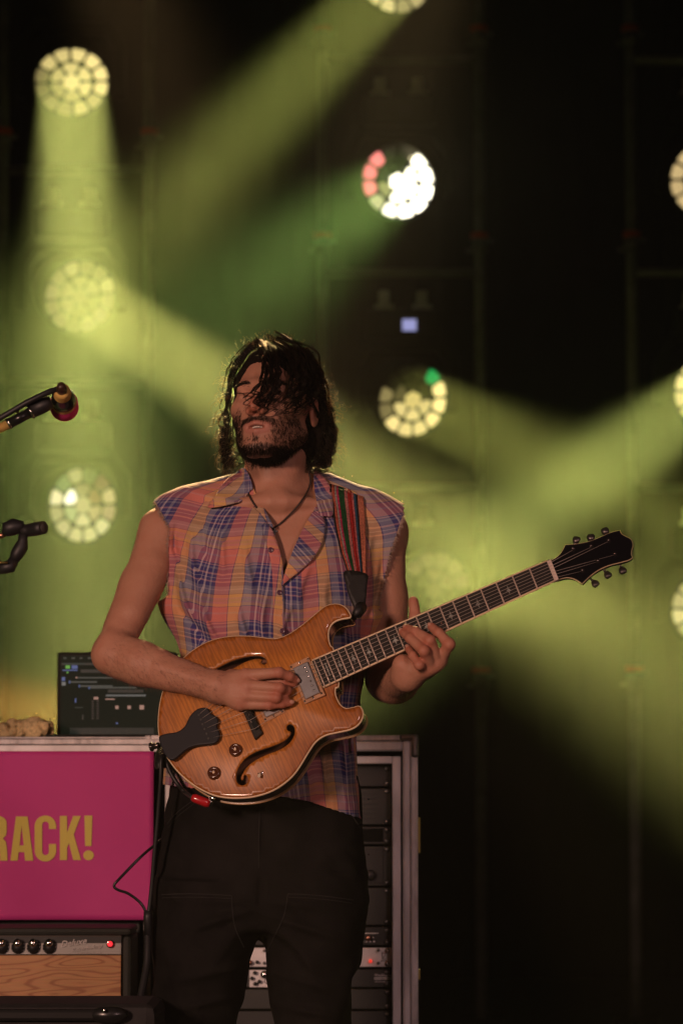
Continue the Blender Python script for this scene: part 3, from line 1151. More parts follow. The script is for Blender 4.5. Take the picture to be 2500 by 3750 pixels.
# oak front
om, nt, bs = nodes_of('oak_front')
tc = nt.nodes.new('ShaderNodeTexCoord')
mp = nt.nodes.new('ShaderNodeMapping')
mp.inputs['Scale'].default_value = (2.2, 1, 16)
nz = nt.nodes.new('ShaderNodeTexNoise')
nz.inputs['Scale'].default_value = 2.0
nz.inputs['Detail'].default_value = 1.0
wv = nt.nodes.new('ShaderNodeMath')
wv.operation = 'MULTIPLY'
wv.inputs[1].default_value = 11.0
fr = nt.nodes.new('ShaderNodeMath')
fr.operation = 'FRACT'
rp = nt.nodes.new('ShaderNodeValToRGB')
els = rp.color_ramp.elements
els[0].position, els[0].color = 0.0, (.56, .27, .10, 1)
els[1].position, els[1].color = 1.0, (.56, .27, .10, 1)
for p_, c_ in ((.35, (.60, .30, .115, 1)), (.62, (.58, .28, .105, 1)), (.80, (.36, .135, .042, 1)), (.90, (.40, .155, .05, 1))):
    e = els.new(p_)
    e.color = c_
fine = nt.nodes.new('ShaderNodeTexNoise')
fine.inputs['Scale'].default_value = 9.0
fine.inputs['Detail'].default_value = 6
mp2 = nt.nodes.new('ShaderNodeMapping')
mp2.inputs['Scale'].default_value = (3, 1, 60)
mixf = nt.nodes.new('ShaderNodeMix')
mixf.data_type = 'RGBA'
mixf.blend_type = 'MULTIPLY'
mixf.inputs[0].default_value = .45
for a_, b_ in ((tc.outputs['Object'], mp.inputs[0]), (tc.outputs['Object'], mp2.inputs[0]), (mp.outputs[0], nz.inputs['Vector']), (mp2.outputs[0], fine.inputs['Vector']), (nz.outputs[0], wv.inputs[0]), (wv.outputs[0], fr.inputs[0]), (fr.outputs[0], rp.inputs[0]), (rp.outputs[0], mixf.inputs[6]), (fine.outputs[1], mixf.inputs[7]), (mixf.outputs[2], bs.inputs['Base Color'])):
    nt.links.new(a_, b_)
bs.inputs['Roughness'].default_value = .5
ap(fbox(MB(), -588, 3500, 443, 3676, AY + .010, .01, .001), 'wood_front', om)
ap(fbox(MB(), -588, 3678, 443, 3960, AY + .012, .01, .001), 'grille_cloth', RACK_GREY)
for k, x in enumerate((8, 66, 123, 181, -50, -108)):
    q = P(x, 3470, AY + .0115)
    M = frame((0, -1, 0), (1, 0, 0), q)
    kn = ap(MB().lathe([(.0145, 0), (.0145, .003), (.011, .006), (.0085, .016), (0, .016)], M, 24), 'knob', RUBBER)
    q2 = P(x, 3450, AY + .0115)
    ap(MB().lathe([(.0082, 0), (.0085, .019), (.007, .022), (0, .0225)], frame((0, -1, .35), (1, 0, 0), P(x, 3462, AY + .01)), 18), 'knob_cap', CHROME, kn)
    tk = MB()
    for j in range(9):
        an = R(-210 + j * 30)
        qq = q + Vector((math.cos(an) * .0125, -.0042, -math.sin(an) * .0125))
        tk.tube([qq, qq + Vector((math.cos(an) * .0022, .0008, -math.sin(an) * .0022))], .0007, 4)
    ap(tk, 'knob_numerals', SILVER, kn)
    ap(fbox(MB(), x - 17, 3487, x + 17, 3491, AY + .0112, .0008), 'knob_caption', SILVER)
for (t, x, y, w, rot) in (('Deluxe', 222, 3472, 98, -R(9)), ('Reverb-Amp', 262, 3489, 114, -R(9)), ("'64 CUSTOM HAND-WIRED", 278, 3493, 92, 0)):
    o = place_text('lettering', t, x, y, AY + .009, w, mat('grey_script', (.55, .52, .50), .5), amp, rot, .45 if rot else 0, .014)
    o.data.transform(Matrix.Translation(-amp.location))
q = P(403, 3458, AY + .010)
ap(MB().lathe([(.0085, 0), (.0085, .004), (.006, .0045)], frame((0, -1, 0), (1, 0, 0), q), 18), 'lamp_bezel', CHROME)
ap(MB().lathe([(.0062, .002), (.0055, .008), (.003, .0105), (0, .011)], frame((0, -1, 0), (1, 0, 0), q), 6), 'pilot_lamp', emit('pilot_red', (1.0, .03, .04), 1.6))
z_amp = P(0, 4000, AY).z
tag(MB().box((P(-640, 0, AY).x, AY - .03, 0.0), (P(500, 0, AY).x, AY + .29, z_amp), bevel=.012).build('riser_box', TOLEX), 'plain black riser under the guitar amplifier', 'riser')

# black padded case at the very front, bottom left
FY = -0.34
fc = tag(empty('equipment_case', (P(150, 3690, FY).x, FY + .15, 0)), 'black padded case with a glossy handle at the bottom left corner', 'equipment case')
zc = P(0, 3680, FY).z
PAD = mat('black_padded_cloth', (.016, .014, .014), .8, 0, .3, 60, .4, 500)


def fp(mb, nm, mm):
    o = mb.build(nm, mm, fc)
    o.data.transform(Matrix.Translation(-fc.location))
    return o


fp(MB().box((P(-560, 0, FY).x, FY, 0), (P(592, 0, FY).x, FY + .30, zc), bevel=.022), 'body', PAD)
fp(fbox(MB(), -300, 3698, 430, 3742, FY - .020, .018, .006), 'handle_strap', mat('glossy_black_plastic', (.012, .012, .012), .28))
fp(MB().lathe([(0, -.012), (.022, -.010), (.027, 0), (.022, .010), (0, .012)], Matrix.Translation(P(400, 3719, FY - .014)) @ Matrix.Diagonal((1.35, .8, .62, 1)) @ Matrix.Rotation(PI / 2, 4, 'X'), 24), 'handle_end', mat('glossy_black_plastic', (.012, .012, .012), .28))
fp(MB().lathe([(0, -.002), (.004, -.002), (.004, 0)], frame((0, 1, 0), (1, 0, 0), P(382, 3703, FY - .028)), 12), 'rivet', CHROME)

# laptop on the left case
LPY = RY + .22
ztop = P(0, 2699, RY).z
lp = tag(empty('laptop', (P(430, 2690, LPY).x, LPY, ztop)), 'open laptop showing dark music software, standing on the flight case', 'laptop')


def lpt(mb, nm, mm):
    o = mb.build(nm, mm, lp)
    o.data.transform(Matrix.Translation(-lp.location))
    return o


# screen faces the house here, base behind the rail
lpt(fbox(MB(), 208, 2388, 650, 2712, LPY, .012, .005), 'lid', mat('laptop_black', (.014, .016, .014), .6, spec=.2))
lpt(MB().box((P(208, 0, LPY).x, LPY - .20, ztop + .001), (P(650, 0, LPY).x, LPY - .002, ztop + .006), bevel=.003), 'keyboard_base', mat('laptop_black', (.014, .016, .014), .6, spec=.2))
SCR = emit('screen_dark', (.30, .42, .26), .018)
SCR.node_tree.nodes['Principled BSDF'].inputs['Specular IOR Level'].default_value = .1
SCR.node_tree.nodes['Principled BSDF'].inputs['Base Color'].default_value = (.006, .007, .006, 1)
lpt(fbox(MB(), 222, 2402, 640, 2700, LPY - .0012, .001), 'screen', SCR)
rr = random.Random(4)
UI = {'ui_grey': ((.6, .7, .6), .07), 'ui_blue': ((.25, .38, .9), .24), 'ui_green': ((.3, .9, .15), .35), 'ui_pink': ((1, .55, .42), .32), 'ui_band': ((.5, .6, .5), .032), 'ui_white': ((.9, .9, .85), .15), 'ui_dim': ((.6, .5, .45), .035)}
UIM = {k: MB() for k in UI}


def ui(k, x0, y0, x1, y1):
    fbox(UIM[k], x0, y0, x1, y1, LPY - .0022, .0008)


for i in range(12):
    x = 232 + i * 30
    ui('ui_grey', x, 2408, x + rr.randint(8, 22), 2413)
ui('ui_band', 224, 2428, 640, 2436)
ui('ui_grey', 230, 2429, 310, 2433)
ui('ui_blue', 262, 2437, 284, 2450)
ui('ui_green', 240, 2437, 256, 2449)
ui('ui_blue', 228, 2453, 284, 2457)
ui('ui_green', 244, 2460, 250, 2466)
ui('ui_band', 295, 2452, 640, 2464)
ui('ui_grey', 285, 2480, 640, 2485)
ui('ui_pink', 277, 2479, 283, 2485)
ui('ui_blue', 226, 2480, 238, 2494)
ui('ui_white', 226, 2498, 240, 2511)
for k, (y, x1) in enumerate(((2495, 355), (2510, 412), (2516, 500))):
    ui('ui_grey', 255 + k * 36, y, x1, y + 6)
    ui('ui_blue', 252 + k * 36, y - 2, 257 + k * 36, y + 8)
ui('ui_band', 395, 2526, 525, 2537)
for i in range(30):
    ui('ui_white', 388 + i * 4.9, 2544, 391.4 + i * 4.9, 2551)
ui('ui_pink', 386, 2559, 420, 2563)
ui('ui_pink', 343, 2553, 360, 2562)
for x, r_ in ((428, 6), (473, 6), (519, 8)):
    ui('ui_pink', x - r_, 2591 - r_, x + r_, 2591 + r_)
for i in range(16):
    ui('ui_dim', 335 + (i % 2) * 18, 2566 + (i // 2) * 9, 344 + (i % 2) * 18, 2571 + (i // 2) * 9)
ui('ui_blue', 274, 2558, 279, 2574)
ui('ui_blue', 424, 2647, 432, 2652)
ui('ui_grey', 274, 2591, 304, 2593)
ui('ui_band', 300, 2618, 306, 2636)
for i in range(44):
    ui('ui_band', 256 + i * 7, 2666, 261 + i * 7, 2692)
for k, mb in UIM.items():
    lpt(mb, 'screen_graphics', emit(k, *UI[k]))

# crumpled tan towel on the case
def towel(p):
    d = np.full(len(p), 9.0, dtype=np.float32)
    for (x, y, r_, dy) in ((8, 2676, .019, 0), (45, 2668, .017, .01), (75, 2662, .016, 0), (30, 2688, .016, -.012), (100, 2680, .014, .0), (125, 2660, .020, .005), (148, 2655, .016, -.005), (165, 2672, .017, .0), (140, 2685, .018, -.01), (90, 2692, .013, -.015), (-30, 2675, .02, 0), (-70, 2680, .02, 0)):
        d = smin(d, sd_ell(p, P(x, y, RY + .10 + dy), (r_ * 1.15, r_ * 1.3, r_ * .95)), .012)
    d = smax(d, ztop - p[:, 2] + .0008, .004)
    return d - .0045 * vnoise(p, 150, 3) - .002 * vnoise(p, 420, 5)


q = P(50, 2680, RY + .1)
Vt, Qt = surface(towel, (q.x - .13, RY + .03, ztop - .01), (q.x + .1, RY + .17, ztop + .075), .0028)
me = np_mesh('crumpled_towel', Vt, Qt)
tag(link('crumpled_towel', me, mat('tan_terry_cloth', (.72, .56, .30), .95, 0, .25, 160, .6, 700, spec=.1)), 'small crumpled tan towel lying on the flight case beside the laptop', 'towel')

# ------------------------------------------------------------------ microphones at the left edge
def boom_stand(name, label, bx, by, path, rad, m, joint=None):
    root = tag(empty(name, (bx, by, 0)), label, 'mic stand')
    off = Matrix.Translation((-bx, -by, 0))

    def add(mb, nm, mm, parent=root):
        o = mb.build(nm, mm, parent)
        o.data.transform(off)
        return o
    add(MB().lathe([(0, 0), (.14, 0), (.14, .012), (.03, .025), (.012, .03)], Matrix.Translation((bx, by, 0)), 32), 'base', BLACK_METAL)
    z1 = path[-1].z
    add(MB().tube([(bx, by, .02), (bx, by, z1)], .011, 12), 'pole', BLACK_METAL)
    add(MB().tube(path, rad, 14), 'boom', m)
    return add


MY = -0.02
TAN = mat('tan_boom_wrap', (.78, .52, .15), .55, 0, .2, 40)
GLOSS = mat('gloss_black', (.012, .012, .012), .22)
p_end, p_mid = P(31, 1553, MY), P(-900, 2000, MY)
add = boom_stand('microphone_stand', 'mic stand whose tan boom holds the pink-ringed microphone', p_mid.x, MY, [p_end, p_mid], .0095, TAN)
add(MB().tube([P(115, 1508, MY), P(34, 1551, MY)], .0105, 16), 'boom_sleeve', GLOSS)
add(MB().tube([P(37, 1549, MY), P(29, 1554, MY)], .0118, 16), 'boom_ring', CHROME)
add(MB().tube([P(188, 1470, MY), P(165, 1481, MY), P(108, 1508, MY)], [.0125, .0155, .0150], 16), 'mic_clip', RUBBER)
add(MB().tube([P(117, 1506, MY), P(111, 1509, MY)], .0158, 16), 'clip_ring', CHROME)
add(MB().lathe([(0, 0), (.004, 0), (.004, .012), (0, .012)], frame((0.1, -.3, 1), None, P(62, 1512, MY)), 10), 'thumb_screw', mat('brass_latch', (.5, .38, .12), .35, 1))

mic = tag(empty('microphone', P(232, 1462, MY)), 'microphone with pink rim and yellow band seen from its tail', 'microphone')
t0, h0 = P(226, 1428, MY - .045), P(236, 1492, MY + .08)
ax = (h0 - t0)
Mx = frame(ax, (1, 0, 0), t0)


def mp_(mb, nm, mm):
    o = mb.build(nm, mm, mic)
    o.data.transform(Matrix.Translation(-mic.location))
    return o


mp_(MB().lathe([(0, 0), (.0135, 0), (.0165, .012), (.0185, .040)], Mx, 28), 'handle', TAN)
mp_(MB().lathe([(.0187, .030), (.0225, .050), (.0245, .078), (.0235, .080)], Mx, 28), 'black_collar', GLOSS)
mp_(MB().lathe([(.0238, .079), (.0258, .088), (.0255, .090)], Mx, 28), 'yellow_band', TAN)
mp_(MB().lathe([(.0250, .089), (.0285, .098), (.0285, .128), (.020, .150), (0, .158)], Mx, 28), 'grille', mat('pink_foam', (.75, .03, .26), .8, 0, .2, 300, .5, 900))
mp_(MB().lathe([(0, -.030), (.0085, -.028), (.0100, -.012), (.0110, .002)], Mx, 20), 'plug', mat('dark_brown_plug', (.05, .025, .015), .3))
tag(MB().tube([Mx @ Vector((0, 0, -.028))] + [P(x, y, MY - .05 + d) for x, y, d in ((214, 1424, 0), (190, 1430, .01), (160, 1443, .02), (95, 1475, .03), (0, 1531, .04), (-200, 1640, .05), (-600, 1900, .05))], .0058, 10).build('microphone_cable', RUBBER), 'black cable running from the tail of the pink-ringed microphone', 'cable')

M2 = 0.06
p_mid = P(-900, 2300, M2)
add = boom_stand('microphone_stand', 'lower mic stand with black jointed arm at the left edge', p_mid.x, M2, [P(-4, 2084, M2), P(-200, 2120, M2), p_mid], .010, BLACK_METAL)
add(MB().tube([P(-6, 2083, M2), P(38, 2075, M2), P(52, 2050, M2)], [.012, .014, .010], 14), 'arm_joint', RUBBER)
add(MB().tube([P(50, 2054, M2), P(62, 2030, M2), P(80, 2000, M2), P(84, 1980, M2), P(86, 1955, M2)], [.009, .0135, .0140, .0095, .010], 14), 'arm_joint', RUBBER)
add(MB().tube([P(-20, 2060, M2 - .02), P(28, 2061, M2 - .02)], .0024, 8), 'clutch_pin', mat('brass_latch', (.5, .38, .12), .35, 1))
mic2 = tag(empty('microphone', P(95, 1940, M2)), 'plain black microphone pointing right above the jointed arm', 'microphone')


def m2_(mb, nm, mm):
    o = mb.build(nm, mm, mic2)
    o.data.transform(Matrix.Translation(-mic2.location))
    return o


m2_(MB().tube([P(76, 1946, M2), P(100, 1943, M2), P(122, 1939, M2 - .01), P(140, 1935, M2 - .02), P(160, 1932, M2 - .03)], [.0120, .0125, .0135, .0140, .0130], 20), 'barrel', RUBBER)
m2_(MB().lathe([(0, -.001), (.0085, 0), (.0092, -.002)], frame(P(160, 1932, M2 - .03) - P(140, 1935, M2 - .02), None, P(161, 1932, M2 - .031)), 20), 'front_grille', mat('dark_mesh', (.05, .045, .04), .6, 0, .4, 500))
m2_(MB().tube([P(18, 1958, M2), P(30, 1938, M2), P(52, 1930, M2), P(74, 1932, M2), P(84, 1946, M2)], [.008, .0165, .0175, .0150, .009], 16), 'shock_mount', RUBBER)
m2_(MB().tube([P(-12, 1966, M2 + .01), P(16, 1958, M2)], .006, 10), 'plug', mat('copper', (.6, .3, .2), .3, 1))
# ------------------------------------------------------------------ the guitar plane (needed by the hands)
GA, GB = 0.22, 0.30
GN = Vector((-GA, -1.0, GB)).normalized()          # outward, towards the house
G0 = P(900, 2500, -0.165)


def G(px, py, off=0.0):
    """point on the guitar's face seen at a pixel, lifted outward by off"""
    return on_plane(px, py, G0 + GN * off, GN)


def gxy(px, py, off=0.0):
    p = G(px, py, off)
    return p


# ------------------------------------------------------------------ the player
def rows(tab):
    """table of (py, x left, x right, half depth, centre y) -> interpolation over z"""
    z = np.array([P(1250, t[0], 0).z for t in tab])
    s = np.array([(P(t[2], t[0], 0).x - P(t[1], t[0], 0).x) / 2 for t in tab])
    c = np.array([(P(t[2], t[0], 0).x + P(t[1], t[0], 0).x) / 2 for t in tab])
    d = np.array([t[3] for t in tab])
    yc = np.array([t[4] for t in tab])
    o = np.argsort(z)
    z, s, c, d, yc = z[o], s[o], c[o], d[o], yc[o]
    zf = np.linspace(z[0], z[-1], 160)
    ker = np.exp(-np.linspace(-2, 2, 15) ** 2)
    ker /= ker.sum()

    def sm(a):
        f = np.interp(zf, z, a)
        return np.convolve(np.pad(f, 7, 'edge'), ker, 'valid')
    return zf, sm(s), sm(c), sm(d), sm(yc)


def loft(p, T, pw=2.4):
    z, s, c, d, yc = T
    zz = p[:, 2]
    w = np.interp(zz, z, s)
    cx = np.interp(zz, z, c)
    dp = np.interp(zz, z, d)
    cy_ = np.interp(zz, z, yc)
    a = np.abs(p[:, 0] - cx) / w
    b = np.abs(p[:, 1] - cy_) / dp
    k = (a ** pw + b ** pw + 1e-9) ** (1 / pw)
    r = np.sqrt((p[:, 0] - cx) ** 2 + (p[:, 1] - cy_) ** 2)
    dd = np.where(k > 1e-3, r * (1 - 1 / np.maximum(k, 1e-3)), -np.minimum(w, dp))
    dd = np.maximum(dd, -np.minimum(w, dp)) * 0.9
    return np.maximum(dd, np.maximum(zz - z[-1], z[0] - zz)).astype(np.float32)


SHIRT_T = rows([(1840, 740, 1290, .070, .045), (1880, 672, 1362, .085, .04), (1980, 630, 1405, .104, .03), (2100, 614, 1402, .116, .025), (2200, 616, 1390, .117, .02), (2300, 628, 1372, .112, .02), (2400, 664, 1352, .108, .02), (2550, 640, 1322, .110, .02), (2700, 606, 1306, .113, .02), (2850, 598, 1312, .118, .02), (3010, 592, 1320, .122, .02)])

FOLDS = [  # x0,y0,x1,y1,width px,height mm : creases of the loose shirt
    (690, 1900, 735, 2200, 13, 4.5), (735, 2190, 800, 2390, 15, 5), (830, 1900, 800, 2150, 12, 3.5), (905, 1960, 915, 2200, 14, 4), (880, 2200, 905, 2400, 13, 4.5),
    (640, 2060, 720, 2320, 12, 5), (655, 2200, 770, 2400, 12, -4), (960, 2150, 975, 2380, 12, 3.5), (1060, 2180, 1030, 2380, 14, 4), (1130, 2050, 1090, 2260, 13, 4),
    (1200, 2100, 1190, 2330, 14, 4.5), (1370, 1930, 1330, 2200, 14, 5), (1410, 2000, 1340, 2330, 12, -4), (1290, 2250, 1260, 2520, 14, 5), (760, 1880, 745, 2060, 10, -3),
    (1240, 2560, 1275, 2930, 14, 5), (1180, 2700, 1215, 2940, 13, 4.5), (1290, 2620, 1308, 2880, 10, -4), (1120, 2780, 1130, 2930, 14, 4), (640, 1910, 655, 2080, 9, -4), (780, 2370, 690, 2395, 14, 6), (860, 2330, 760, 2390, 10, 4), (1040, 2790, 1060, 2900, 13, 4)]


def folds(p):
    px, py = project(p)
    out = np.zeros(len(p), dtype=np.float32)
    Q = np.stack([px, py], 1)
    for x0, y0, x1, y1, w, hgt in FOLDS:
        a = np.array([x0, y0], float)
        ab = np.array([x1 - x0, y1 - y0], float)
        t0 = ((Q - a) @ ab) / (ab @ ab)
        t = np.clip(t0, 0, 1)
        q = Q - a - t[:, None] * ab
        bend = 10 * np.sin(t * 5 + x0)
        dist = np.sqrt(q[:, 0] ** 2 + q[:, 1] ** 2)
        dist = np.abs(np.where(np.abs(q[:, 0]) > 0, q[:, 0] + bend, q[:, 0])) + np.abs(q[:, 1]) * .6
        out += (hgt * .001 * np.exp(-(dist / w) ** 2) * np.sin(np.clip(t, .06, .94) * PI)).astype(np.float32)
    return out * 2.6 * (p[:, 1] < .03)


def torso_core(p):
    d = loft(p, SHIRT_T)
    d = smin(d, sd_caps(p, P(900, 1802, .055), P(650, 1888, .045), .048, .047), .05)
    d = smin(d, sd_caps(p, P(1130, 1798, .055), P(1370, 1893, .045), .048, .047), .05)
    return d


def shirt_sdf(p):
    d = torso_core(p)
    d = smin(d, sd_caps(p, P(660, 1893, .045), P(575, 1942, .038), .050, .056), .025)
    d = smin(d, sd_caps(p, P(1360, 1898, .045), P(1445, 1958, .035), .050, .057), .025)
    d = smin(d, sd_caps(p, P(1420, 1965, .030), P(1338, 2230, .018), .057, .052), .03)
    d = smin(d, sd_caps(p, P(640, 1990, .030), P(672, 2200, .02), .045, .050), .03)
    return d - folds(p) - .0030 * vnoise(p * np.array([1, 1, .45], dtype=np.float32), 34, 11) - .0010 * vnoise(p, 80, 12)


def finger(p, pts, r):
    d = np.full(len(p), 9.0, dtype=np.float32)
    for i in range(len(pts) - 1):
        d = smin(d, sd_caps(p, pts[i], pts[i + 1], r[i], r[i + 1]), .0025)
        if i:
            d = smin(d, sd_ell(p, pts[i], (r[i] * 1.07,) * 3), .003)
    return d


def g3(l):
    return [G(x, y, o) for x, y, o in l]


RH = {  # right hand, over the strings: pixel, pixel, lift off the guitar face
    'index': (g3([(900, 2474, .046), (1022, 2464, .050), (1060, 2478, .036), (1082, 2490, .024)]), (.0125, .0103, .0092, .0080)),
    'middle': (g3([(905, 2512, .050), (1024, 2521, .050), (1050, 2530, .030), (1042, 2536, .016)]), (.0125, .0103, .0090, .0080)),
    'ring': (g3([(900, 2549, .046), (1012, 2556, .046), (1040, 2562, .028), (1030, 2566, .015)]), (.0120, .0098, .0086, .0076)),
    'pinky': (g3([(880, 2578, .038), (985, 2583, .038), (1032, 2578, .031), (1062, 2575, .024)]), (.0115, .0088, .0078, .0068)),
    'thumb': (g3([(850, 2482, .026), (950, 2488, .026), (1035, 2500, .020), (1076, 2502, .015)]), (.017, .0125, .0105, .0090)),
}
LH = {  # left hand, fretting
    'index': (g3([(1612, 2414, .004), (1645, 2360, .033), (1606, 2319, .028), (1580, 2296, .017)]), (.0125, .0108, .0098, .0084)),
    'middle': (g3([(1602, 2430, .008), (1574, 2346, .046), (1522, 2314, .034), (1491, 2301, .018)]), (.0125, .0106, .0095, .0082)),
    'ring': (g3([(1580, 2444, .010), (1552, 2384, .050), (1502, 2338, .038), (1474, 2315, .019)]), (.0122, .0106, .0094, .0082)),
    'pinky': (g3([(1556, 2452, .006), (1535, 2436, .036), (1512, 2402, .031), (1496, 2376, .019)]), (.0115, .0095, .0086, .0074)),
    'thumb': (g3([(1490, 2445, -.050), (1513, 2340, -.056), (1521, 2262, -.046), (1513, 2203, -.042)]), (.016, .0130, .0120, .0100)),
}
NAILS = []


def hand_sdf(p, H, wrist, rw, heel):
    d = sd_caps(p, wrist, wrist, rw, rw)
    for nm, (pts, r) in H.items():
        if nm == 'thumb':
            continue
        mcp = pts[0]
        d = smin(d, sd_caps(p, wrist, mcp, rw * .72, r[0] * 1.12), .012)
    for q, r in heel:
        d = smin(d, sd_ell(p, q, (r, r, r)), .012)
    for nm, (pts, r) in H.items():
        d = smin(d, finger(p, pts, r), .0032 if nm != 'thumb' else .005)
    return d


W_R = G(800, 2518, .036)
E_R = P(408, 2398, -.095)
S_R = P(602, 1950, .035)
W_L = G(1492, 2474, -.030)
E_L = P(1424, 2488, .02)
S_L = P(1402, 1950, .035)

HS = 1.06
HC = P(1006, 1493, -.005)
YAW, HP, ROLL = R(20), R(10), R(-2)
# head local -> world: roll, pitch up, yaw to the viewer's left
HR = np.array(Matrix.Rotation(-YAW, 3, 'Z') @ Matrix.Rotation(-HP, 3, 'X') @ Matrix.Rotation(ROLL, 3, 'Y'), dtype=np.float32)


def to_head(p):
    return ((p - np.array(HC, dtype=np.float32)) @ HR) / HS


def from_head(q):
    return (np.asarray(q, dtype=np.float32) * HS) @ HR.T + np.array(HC, dtype=np.float32)


def head_local(q):
    d = sd_ell(q, (0, .018, .038), (.072, .092, .080))
    d = smin(d, sd_ell(q, (0, -.026, -.024), (.062, .060, .085)), .03)
    m = q.copy()
    m[:, 0] = np.abs(m[:, 0])
    d = smin(d, sd_caps(m, (.048, -.004, -.058), (.016, -.070, -.097), .019, .017), .025)
    d = smin(d, sd_ell(q, (0, -.076, -.098), (.021, .017, .016)), .018)
    d = smin(d, sd_ell(m, (.041, -.054, -.018), (.021, .020, .018)), .026)
    d = smin(d, sd_caps(m, (.0, -.083, .020), (.036, -.072, .020), .012, .010), .018)
    d = smin(d, sd_ell(q, (0, -.068, -.060), (.034, .026, .028)), .02)
    d = smax(d, -sd_ell(m, (.031, -.100, .001), (.019, .018, .012)), .014)
    d = smin(d, sd_ell(m, (.031, -.0745, -.001), (.0135, .0125, .0115)), .004)
    d = smin(d, sd_caps(m, (.017, -.0855, -.003), (.044, -.077, -.004), .0022, .0020), .004)
    d = smin(d, sd_caps(q, (0, -.084, .012), (0, -.110, -.028), .0075, .0100), .011)
    d = smin(d, sd_ell(m, (.0115, -.098, -.034), (.0085, .011, .0075)), .006)
    d = smax(d, -sd_ell(m, (.0068, -.105, -.0405), (.0035, .006, .0035)), .003)
    # lips, parted
    d = smin(d, sd_caps(m, (.0, -.0955, -.0555), (.022, -.084, -.060), .0058, .0035), .006)
    d = smin(d, sd_caps(m, (.0, -.0925, -.0715), (.019, -.084, -.067), .0066, .0040), .006)
    d = smax(d, -sd_ell(q, (0, -.096, -.0632), (.0185, .016, .0030)), .0025)
    d = smax(d, -sd_ell(q, (0, -.104, -.049), (.0035, .006, .007)), .005)
    # ears
    d = smin(d, sd_ell(m - np.array([0, 0, 0], dtype=np.float32), (.0745, .012, -.010), (.0075, .017, .030)), .008)
    d = smax(d, -sd_ell(m, (.083, .008, -.010), (.006, .009, .017)), .005)
    return d


def head_sdf(p):
    return head_local(to_head(p)) * HS


def body_sdf(p):
    d = torso_core(p) + .013
    d = np.maximum(d, P(0, 2835, 0).z - p[:, 2])
    # collar bones and pit of the neck
    d = smin(d, sd_caps(p, P(985, 1838, -.040), P(760, 1850, .0), .010, .011), .022)
    d = smin(d, sd_caps(p, P(1050, 1838, -.040), P(1280, 1852, .0), .010, .011), .022)
    # neck
    nb, ntp = P(1016, 1830, .035), P(1010, 1600, .040)
    nk = sd_caps(p, nb, ntp, .066, .057)
    nk = smin(nk, sd_caps(p, P(1000, 1838, -.028), P(1118, 1610, .025), .011, .014), .02)
    nk = smin(nk, sd_caps(p, P(1022, 1838, -.026), P(905, 1640, .025), .011, .014), .02)
    nk = smin(nk, sd_ell(p, P(985, 1722, -.012), (.012, .012, .016)), .018)
    d = smin(d, nk, .035)
    hd = head_sdf(p)
    d = smin(d, hd, .014)
    # right arm
    a = sd_caps(p, P(640, 1915, .045), S_R, .045, .046)
    mid = S_R.lerp(E_R, .45)
    a = smin(a, sd_caps(p, S_R, mid, .045, .0385), .018)
    a = smin(a, sd_caps(p, mid, E_R, .0385, .0345), .018)
    ud = (E_R - S_R).normalized()
    a = smin(a, sd_caps(p, S_R.lerp(E_R, .30) + Vector((.010, -.014, .0)), S_R.lerp(E_R, .66) + Vector((.008, -.014, .0)), .031, .029), .014)     # biceps
    a = smin(a, sd_caps(p, S_R.lerp(E_R, .38) + Vector((-.014, .006, -.004)), S_R.lerp(E_R, .78) + Vector((-.010, .008, -.004)), .030, .026), .014)  # triceps
    a = smin(a, sd_caps(p, S_R + Vector((-.012, -.006, .006)), S_R.lerp(E_R, .36) + Vector((-.010, -.010, .0)), .036, .022), .014)                  # deltoid
    fm = E_R.lerp(W_R, .28)
    a = smin(a, sd_caps(p, E_R, fm, .0365, .0395), .018)
    a = smin(a, sd_caps(p, fm, W_R, .0395, .0275), .02)
    a = smin(a, sd_caps(p, E_R.lerp(W_R, -.02) + Vector((.006, -.008, .024)), E_R.lerp(W_R, .46) + Vector((0, -.010, .018)), .022, .020), .012)     # brachioradialis
    a = smin(a, sd_caps(p, E_R.lerp(W_R, .08) + Vector((0, -.006, -.020)), E_R.lerp(W_R, .55) + Vector((0, -.010, -.014)), .022, .018), .012)
    a = smin(a, sd_caps(p, E_R.lerp(W_R, .45) + Vector((0, -.030, .004)), E_R.lerp(W_R, .98) + Vector((0, -.022, .004)), .007, .007), .012)
    d = smin(d, a, .018)
    h = hand_sdf(p, RH, W_R, .029, [(G(870, 2560, .030), .021), (G(870, 2500, .030), .022)])
    d = smin(d, h, .016)
    # left arm
    b = sd_caps(p, P(1370, 1915, .045), S_L, .046, .047)
    mid = S_L.lerp(E_L, .45)
    b = smin(b, sd_caps(p, S_L, mid, .045, .039), .02)
    b = smin(b, sd_caps(p, S_L.lerp(E_L, .35) + Vector((-.006, -.016, 0)), S_L.lerp(E_L, .68) + Vector((-.006, -.014, 0)), .030, .028), .014)
    b = smin(b, sd_caps(p, mid, E_L, .041, .042), .02)
    fm = E_L.lerp(W_L, .3)
    b = smin(b, sd_caps(p, E_L, fm, .043, .046), .02)
    b = smin(b, sd_caps(p, fm, W_L, .046, .030), .022)
    d = smin(d, b, .02)
    h2 = hand_sdf(p, LH, W_L, .027, [(G(1476, 2436, -.006), .021), (G(1530, 2450, -.012), .020), (G(1570, 2440, -.010), .018)])
    d = smin(d, h2, .014)
    return d


person = tag(empty('person', (P(960, 3500, .02).x, .02, 0)), 'bearded guitarist with long dark curly hair in a sleeveless plaid shirt', 'person')
PLOC = Matrix.Translation(-person.location)


def pl(o):
    o.data.transform(PLOC)
    return o


lo = (P(310, 2600, 0).x, -.36, P(0, 2850, 0).z)
hi = (P(1700, 2600, 0).x, .22, P(0, 1240, 0).z)
VB, QB = surface(body_sdf, lo, hi, .0024)
